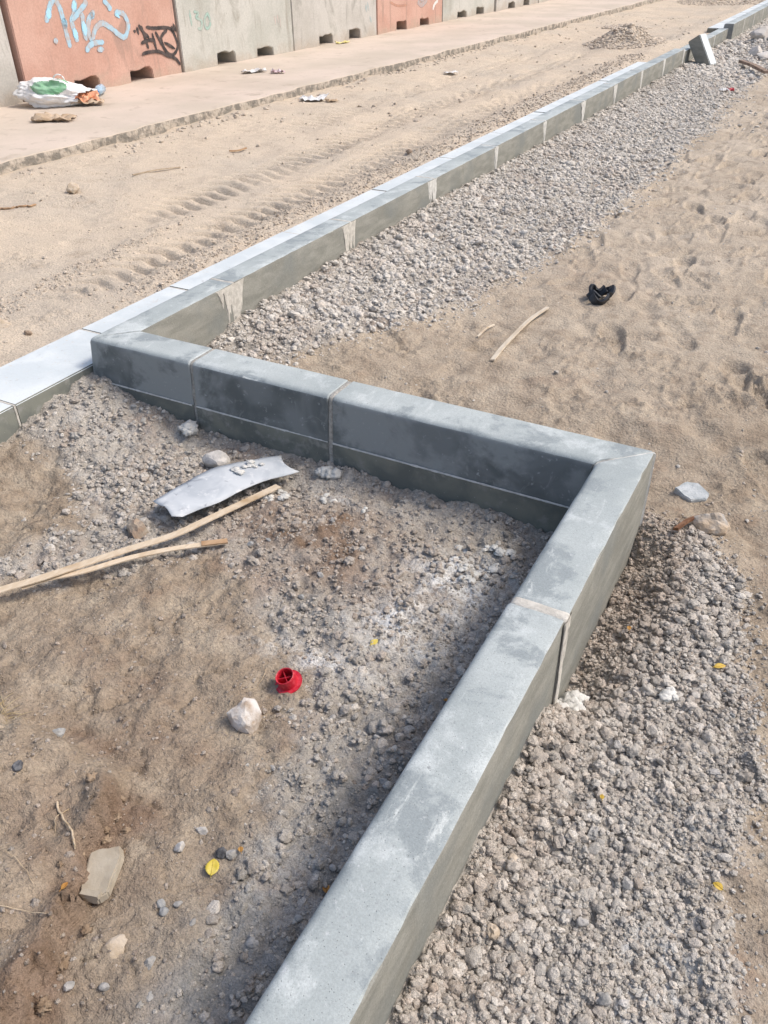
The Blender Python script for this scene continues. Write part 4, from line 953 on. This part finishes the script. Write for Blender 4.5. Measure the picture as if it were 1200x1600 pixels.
# ------------------------------------------------------------------ roots and dry grass in the lower left soil
M_ROOT = simple('root', (.40, .30, .19), (.52, .42, .30), 60, .9)
def tube(V, F, P, r0, r1, n=6):
    b0 = len(V)
    for i, p in enumerate(P):
        t = P[min(i + 1, len(P) - 1)] - P[max(i - 1, 0)]; t = Vector(t).normalized(); a = t.orthogonal().normalized(); b = t.cross(a); r = r0 + (r1 - r0) * i / (len(P) - 1)
        for k in range(n): q = 2 * math.pi * k / n; V.append(Vector(p) + a * math.cos(q) * r + b * math.sin(q) * r)
    for i in range(len(P) - 1):
        for k in range(n): j = (k + 1) % n; F.append((b0 + i * n + k, b0 + i * n + j, b0 + (i + 1) * n + j, b0 + (i + 1) * n + k))
def strand(name, pts, r0, r1, label, cat='root', mat=M_ROOT, lift=.003, wob=.004, arch=0.):
    P2 = crom(pts, 8); P = []
    for i, p in enumerate(P2):
        z = h1(p[0], p[1]) + lift + arch * math.sin(math.pi * i / (len(P2) - 1)); w = Vector((i * .35, pts[0][0] * 50, 0))
        P.append(np.array([p[0] + wob * mnoise.noise(w), p[1] + wob * mnoise.noise(w + Vector((0, 5, 0))), z]))
    o0 = P[0]; V = []; F = []; tube(V, F, [p - o0 for p in P], r0, r1)
    o = link(name, attr_mesh(name, V, F, mat, True), None, o0); tag(o, label, cat); return o
strand('root', [(1.135, -1.565), (1.17, -1.585), (1.215, -1.60), (1.25, -1.625)], .0028, .0022, 'frayed pale root sticking out of the soil beside the broken tile', arch=.006)
strand('root', [(1.165, -1.56), (1.16, -1.59), (1.18, -1.615)], .0015, .0006, 'thin forked root above the frayed pale root')
strand('root', [(1.10, -1.70), (1.17, -1.70), (1.24, -1.715)], .001, .0006, 'hair thin root across the soil ledge, upper of two', arch=.004)
strand('root', [(1.20, -1.79), (1.27, -1.76), (1.33, -1.745)], .001, .0006, 'hair thin root across the soil ledge, lower of two', arch=.004)
strand('dry_stalk', [(1.268, -1.02), (1.275, -1.06), (1.262, -1.10)], .0009, .0006, 'thin dry stalk standing above the big rock', 'stalk')
def tuft(x, y, n, ln, label, seed):
    r = random.Random(seed); V = []; F = []; z = h1(x, y)
    for k in range(n):
        a = r.uniform(0, 6.28); L_ = ln * r.uniform(.5, 1); bx, by = r.gauss(0, .02), r.gauss(0, .015); up = r.uniform(.05, .5)
        P = [np.array([bx + math.cos(a) * L_ * t, by + math.sin(a) * L_ * t, .002 + L_ * up * math.sin(t * 2.4) * .6]) for t in np.linspace(0, 1, 5)]
        tube(V, F, P, .0009, .0004, 4)
    o = link('dry_grass_tuft', attr_mesh('dry_grass_tuft', V, F, simple('straw', (.40, .31, .17), (.52, .43, .27), 50, .8), True), None, (x, y, z)); tag(o, label, 'dry grass')
tuft(.80, -1.44, 34, .06, 'flattened tuft of dry grass at the left edge above the ledge', 3)
tuft(1.02, -1.66, 18, .05, 'sparse dry grass fibres on the soil ledge', 4)

# ------------------------------------------------------------------ black rubber scrap on the sand
M_BLK = simple('black_rubber', (.018, .019, .022), (.05, .052, .058), 30, .55, .3, 100, .003, spec=.4)
def band(V, F, P, w, th, tw):
    b0 = len(V)
    for i, p in enumerate(P):
        t = Vector(P[min(i + 1, len(P) - 1)] - P[max(i - 1, 0)]).normalized(); up = Vector((math.sin(tw + i * .12), math.cos(tw + i * .1), 1.2)).normalized(); sd = t.cross(up).normalized(); up = sd.cross(t)
        for a, b in ((-1, -1), (1, -1), (1, 1), (-1, 1)): V.append(Vector(p) + up * w * .5 * a + sd * th * .5 * b)
    for i in range(len(P) - 1):
        for k in range(4): j = (k + 1) % 4; F.append((b0 + i * 4 + k, b0 + i * 4 + j, b0 + i * 4 + 4 + j, b0 + i * 4 + 4 + k))
    F.append(tuple(b0 + k for k in (3, 2, 1, 0))); F.append(tuple(len(V) - 4 + k for k in range(4)))
V = []; F = []
for cx, cy, r, a0, a1, hz, tw in ((-.015, -.01, .048, .3, 5.2, .02, 0), (.035, .035, .034, -1.2, 3.4, .035, .6), (.01, -.03, .055, 3.6, 6.4, .012, 1.2), (-.03, .02, .035, 1.0, 4.0, .03, 2)):
    cx *= .7; cy *= .7; r *= .72
    P = [np.array([cx + r * math.cos(a), cy + r * math.sin(a) * .8, hz + .012 * math.sin(a * 2 + tw)]) for a in np.linspace(a0, a1, 18)]
    band(V, F, P, .036, .011, tw)
o = link('rubber_scrap', attr_mesh('rubber_scrap', V, F, M_BLK, True, 50), None, (1.314, 1.669, h1(1.314, 1.669) + .006)); tag(o, 'curled black rubber scrap lying on the sand', 'rubber scrap')

# ------------------------------------------------------------------ leaning kerb offcut and rubble by the far run
bm = bmesh.new(); bmesh.ops.create_cube(bm, size=1)
for v in bm.verts: v.co = Vector((v.co.x * .16, v.co.y * .19, v.co.z * .38))
bmesh.ops.bevel(bm, geom=list(bm.edges), offset=.008, segments=2, affect='EDGES')
me = bpy.data.meshes.new('kerb_offcut'); bm.to_mesh(me); bm.free(); me.materials.append(M_WHITE); me.materials.append(KM[3])
for p in me.polygons: p.material_index = 0 if p.normal.x > .6 else 1  # lit upper-right face gets the pale material, the rest darker: light put into colour
o = link('kerb_offcut', me, None, (.165, 9.88, -.065), (0, math.radians(-33), math.radians(-12))); tag(o, 'pale kerb offcut leaning against the far run', 'kerb stone')
for k, (x, y, d, lab) in enumerate([(.52, 12.3, (.16, .13, .11), 'big pale concrete chunk in the rubble at the right edge'), (.60, 11.45, (.12, .10, .08), 'grey concrete chunk below the big one at the right edge'), (.76, 11.15, (.13, .11, .07), 'low rubble chunk nearest the plank at the right edge'), (.47, 13.3, (.12, .10, .09), 'concrete chunk behind the big one, beside the far kerbs'), (.86, 11.9, (.15, .12, .1), 'rubble chunk cut by the right edge of the picture')]):
    rock('concrete_chunk', x, y, d, rockmat('chunk_%d' % k, (.50, .46, .41), (.60, .56, .51), 8), lab, 'rubble', cut=9, seed=70 + k, sink=.25)
M_REDS = simple('red_scrap', (.55, .06, .08), (.65, .12, .14), 60, .6); M_PAPER = simple('paper_white', (.62, .61, .59), (.76, .75, .73), 12, .85, .3, 60, .004)
def sheet(name, x, y, z, sx, sy, mat, label, cat, seed, rz=0., amp=.35, nx_=12, ny_=9, fold=0., jag=.12):
    V = []; F = []; r = random.Random(seed)
    for i in range(nx_ + 1):
        for k in range(ny_ + 1):
            u, v = i / nx_ - .5, k / ny_ - .5
            ex = 1 + jag * mnoise.noise(Vector((math.atan2(v, u + 1e-4) * 2.2, seed, 0))) * 2
            hz = abs(mnoise.fractal(Vector((u * 3.2 + seed, v * 3.2, seed * .7)), 1, 2, 3)) * amp * min(sx, sy) + fold * abs(u) * sx
            V.append((u * sx * ex, v * sy * ex, hz + .003))
    for i in range(nx_):
        for k in range(ny_): a = i * (ny_ + 1) + k; F.append((a, a + ny_ + 1, a + ny_ + 2, a + 1))
    o = link(name, attr_mesh(name, V, F, mat, True, 40), None, (x, y, z), (0, 0, rz)); md = o.modifiers.new('thickness', 'SOLIDIFY'); md.thickness = .0015
    if label: tag(o, label, cat)
    return o
sheet('plastic_scrap', .80, 8.31, h1(.8, 8.31) + .02, .07, .06, M_REDS, 'small red plastic scrap on the gravel edge at the right', 'scrap', 1, .3, .7)
sheet('paper_scrap', .74, 8.22, h1(.74, 8.22) + .015, .10, .06, M_PAPER, 'white scrap beside the small red one at the right', 'scrap', 2, .8, .5)

# ------------------------------------------------------------------ litter by the wall
PZ = -.05
M_BAG = simple('bag_plastic', (.74, .74, .73), (.82, .82, .82), 8, .42, .5, 25, .012, spec=.4)
M_BAGG = simple('bag_green_print', (.16, .38, .20), (.30, .48, .34), 10, .5, .3, 25, .01)
M_CARD = simple('cardboard', (.40, .29, .19), (.52, .41, .30), 10, .9, .3, 50, .004); M_ORG = simple('orange_carton', (.62, .24, .12), (.70, .38, .24), 12, .7)
bag = empty('plastic_bag', (-4.42, 3.80, PZ), (0, 0, math.atan2(.54, .84))); tag(bag, 'white plastic carrier bag with green print slumped against the wall', 'bag')
nu, nv = 120, 64; V = []; F = []
for i in range(nu):
    a = 2 * math.pi * i / nu
    for k in range(nv + 1):
        e = math.pi * k / nv; p = Vector((math.cos(a) * math.sin(e), math.sin(a) * math.sin(e), math.cos(e)))
        r_ = 1 + .30 * mnoise.fractal(p * 1.6 + Vector((3, 1, 7)), 1, 2, 4) + .06 * abs(mnoise.noise(p * 7))
        x = p.x * .34 * r_; y = p.y * .19 * r_; z = p.z * .125 * r_ * (1 - .45 * max(0, p.x)); 
        V.append((x, y, max(z + .09 - .03 * p.x, .004 + .006 * mnoise.noise(p * 9))))
def vi(i, k): return (i % nu) * (nv + 1) + k
PF = []
for i in range(nu):
    for k in range(nv):
        f = (vi(i, k), vi(i, k + 1), vi(i + 1, k + 1), vi(i + 1, k)); c_ = np.mean([V[q] for q in f], 0)
        if c_[0] > .20 and c_[2] > .02 and c_[2] < .11 and c_[1] < .08: continue       # open mouth
        F.append(f)
        if ((c_[0] + .03) / .17) ** 2 + ((c_[2] - .165) / .05) ** 2 < 1 + .15 * math.sin(c_[0] * 40) and c_[1] < .02: PF.append(f)
bo = link('body', attr_mesh('bag_body', V, F, M_BAG, True), bag)
Vn = [tuple(Vector(v) + (Vector((v[0] * .3, v[1], v[2] - .08))).normalized() * .004) for v in V]
link('printed_panel', attr_mesh('printed_panel', Vn, PF, M_BAGG, True), bag)
V = []; F = []; tube(V, F, [np.array([-.02 + .05 * math.cos(a) + .05, .02, .20 + .05 * math.sin(a)]) for a in np.linspace(-.3, 3.4, 12)], .006, .006); link('handle', attr_mesh('handle', V, F, M_BAG, True), bag)
ob = sheet('carton', .25, -.02, .045, .22, .16, M_ORG, None, None, 5, .2, .4, fold=.25); ob.parent = bag; ob.rotation_euler = (.5, .1, .3)
ob = sheet('cardboard_flap', .27, -.06, .02, .28, .16, M_CARD, None, None, 6, .1, .3); ob.parent = bag
sheet('cardboard_piece', -3.88, 3.22, PZ + .005, .34, .20, M_CARD, 'torn brown cardboard on the pavement in front of the bag', 'cardboard', 8, .5, .32, jag=.2)
M_PET, nt, b = nodes_mat('clear_blue_plastic'); b.inputs['Base Color'].default_value = (.55, .72, .85, 1); b.inputs['Roughness'].default_value = .18; b.inputs['Transmission Weight'].default_value = .55; b.inputs['Specular IOR Level'].default_value = .5
bt = empty('plastic_bottle', (-4.50, 4.40, PZ + .045), (math.radians(90), 0, math.radians(35))); tag(bt, 'crushed clear blue plastic bottle right of the white bag', 'bottle')
V, F = lathe([(.001, -.12), (.034, -.118), (.042, -.10), (.040, -.06), (.043, -.03), (.039, 0), (.043, .03), (.041, .06), (.030, .09), (.014, .108), (.0135, .125), (.001, .126)], 24)
V = [tuple(Vector(v) * (1 + .22 * mnoise.noise(Vector(v) * 18))) for v in V]
link('body', attr_mesh('bottle_body', V, F, M_PET, True), bt)
V, F = lathe([(.016, .118), (.0165, .135), (.015, .137), (.001, .137)], 20); link('cap', attr_mesh('bottle_cap', V, F, simple('cap_blue', (.10, .25, .5), (.15, .3, .55)), True, 40), bt)
sheet('paper_scrap', -4.00, 6.26, PZ + .004, .26, .13, M_PAPER, 'crumpled white paper on the pavement before the grey 130 block', 'paper', 11, .9, .35)
sheet('wrapper', -3.70, 6.30, PZ + .004, .15, .09, simple('wrapper_pink', (.48, .30, .32), (.60, .55, .56), 20, .6), 'small pinkish wrapper right of the white paper on the pavement', 'wrapper', 12, .6, .5)
sheet('wrapper', -4.53, 9.08, PZ + .004, .20, .10, simple('wrapper_yellow', (.60, .50, .16), (.66, .58, .28), 20, .6), 'yellow wrapper at the foot of the wall', 'wrapper', 13, 1.2, .4)
sheet('paper_scrap', -2.71, 5.46, h1(-2.71, 5.46) + .006, .24, .16, M_PAPER, 'white torn paper on the road below the pavement edge', 'paper', 14, .5, .35, jag=.25)
sheet('cardboard_piece', -2.52, 5.5, h1(-2.52, 5.5) + .006, .12, .07, M_CARD, 'small brown scrap right of the torn paper on the road', 'cardboard', 15, .9, .4)
sheet('paper_scrap', -2.236, 7.706, h1(-2.236, 7.706) + .006, .16, .08, M_PAPER, 'flat white scrap on the far part of the dirt road', 'paper', 16, .9, .3)
rock('stone', -2.297, 1.858, (.055, .042, .042), 'beige', 'dusty rock alone on the dirt road at the left', cut=8, seed=31, sink=.25)
rock('stone', -.68, .02, (.022, .018, .014), 'brown', 'brown stone on the road beside the flat kerb', cut=6, seed=32)
rock('stone', -.86, .03, (.05, .04, .028), 'beige', 'beige clod on the road at the left edge above the flat kerb', cut=4, seed=33)
rock('stone', -.77, 3.76, (.03, .025, .02), 'brown', 'small brown stone on the road near the fourth flat kerb', cut=5, seed=34)
lath('stick', [(-2.20, 2.32), (-2.14, 2.50), (-2.06, 2.66)], [h1(-2.2, 2.32) + .01, h1(-2.14, 2.5) + .012, h1(-2.06, 2.66) + .006], .014, .006, M_WOODS, 'pale flat wood splinter on the road beyond the dusty rock', 'stick')
lath('stick', [(-2.06, 3.24), (-2.03, 3.31), (-2.02, 3.40)], [h1(-2.06, 3.24) + .01, h1(-2.03, 3.31) + .012, h1(-2.02, 3.4) + .01], .015, .01, M_WOODB, 'short dark twig on the dirt road', 'stick')
strand('root', [(-2.42, 1.33), (-2.36, 1.36), (-2.28, 1.40), (-2.22, 1.47)], .008, .006, 'dark crooked stick at the left edge of the road', 'stick', M_WOODB, .006, .03)
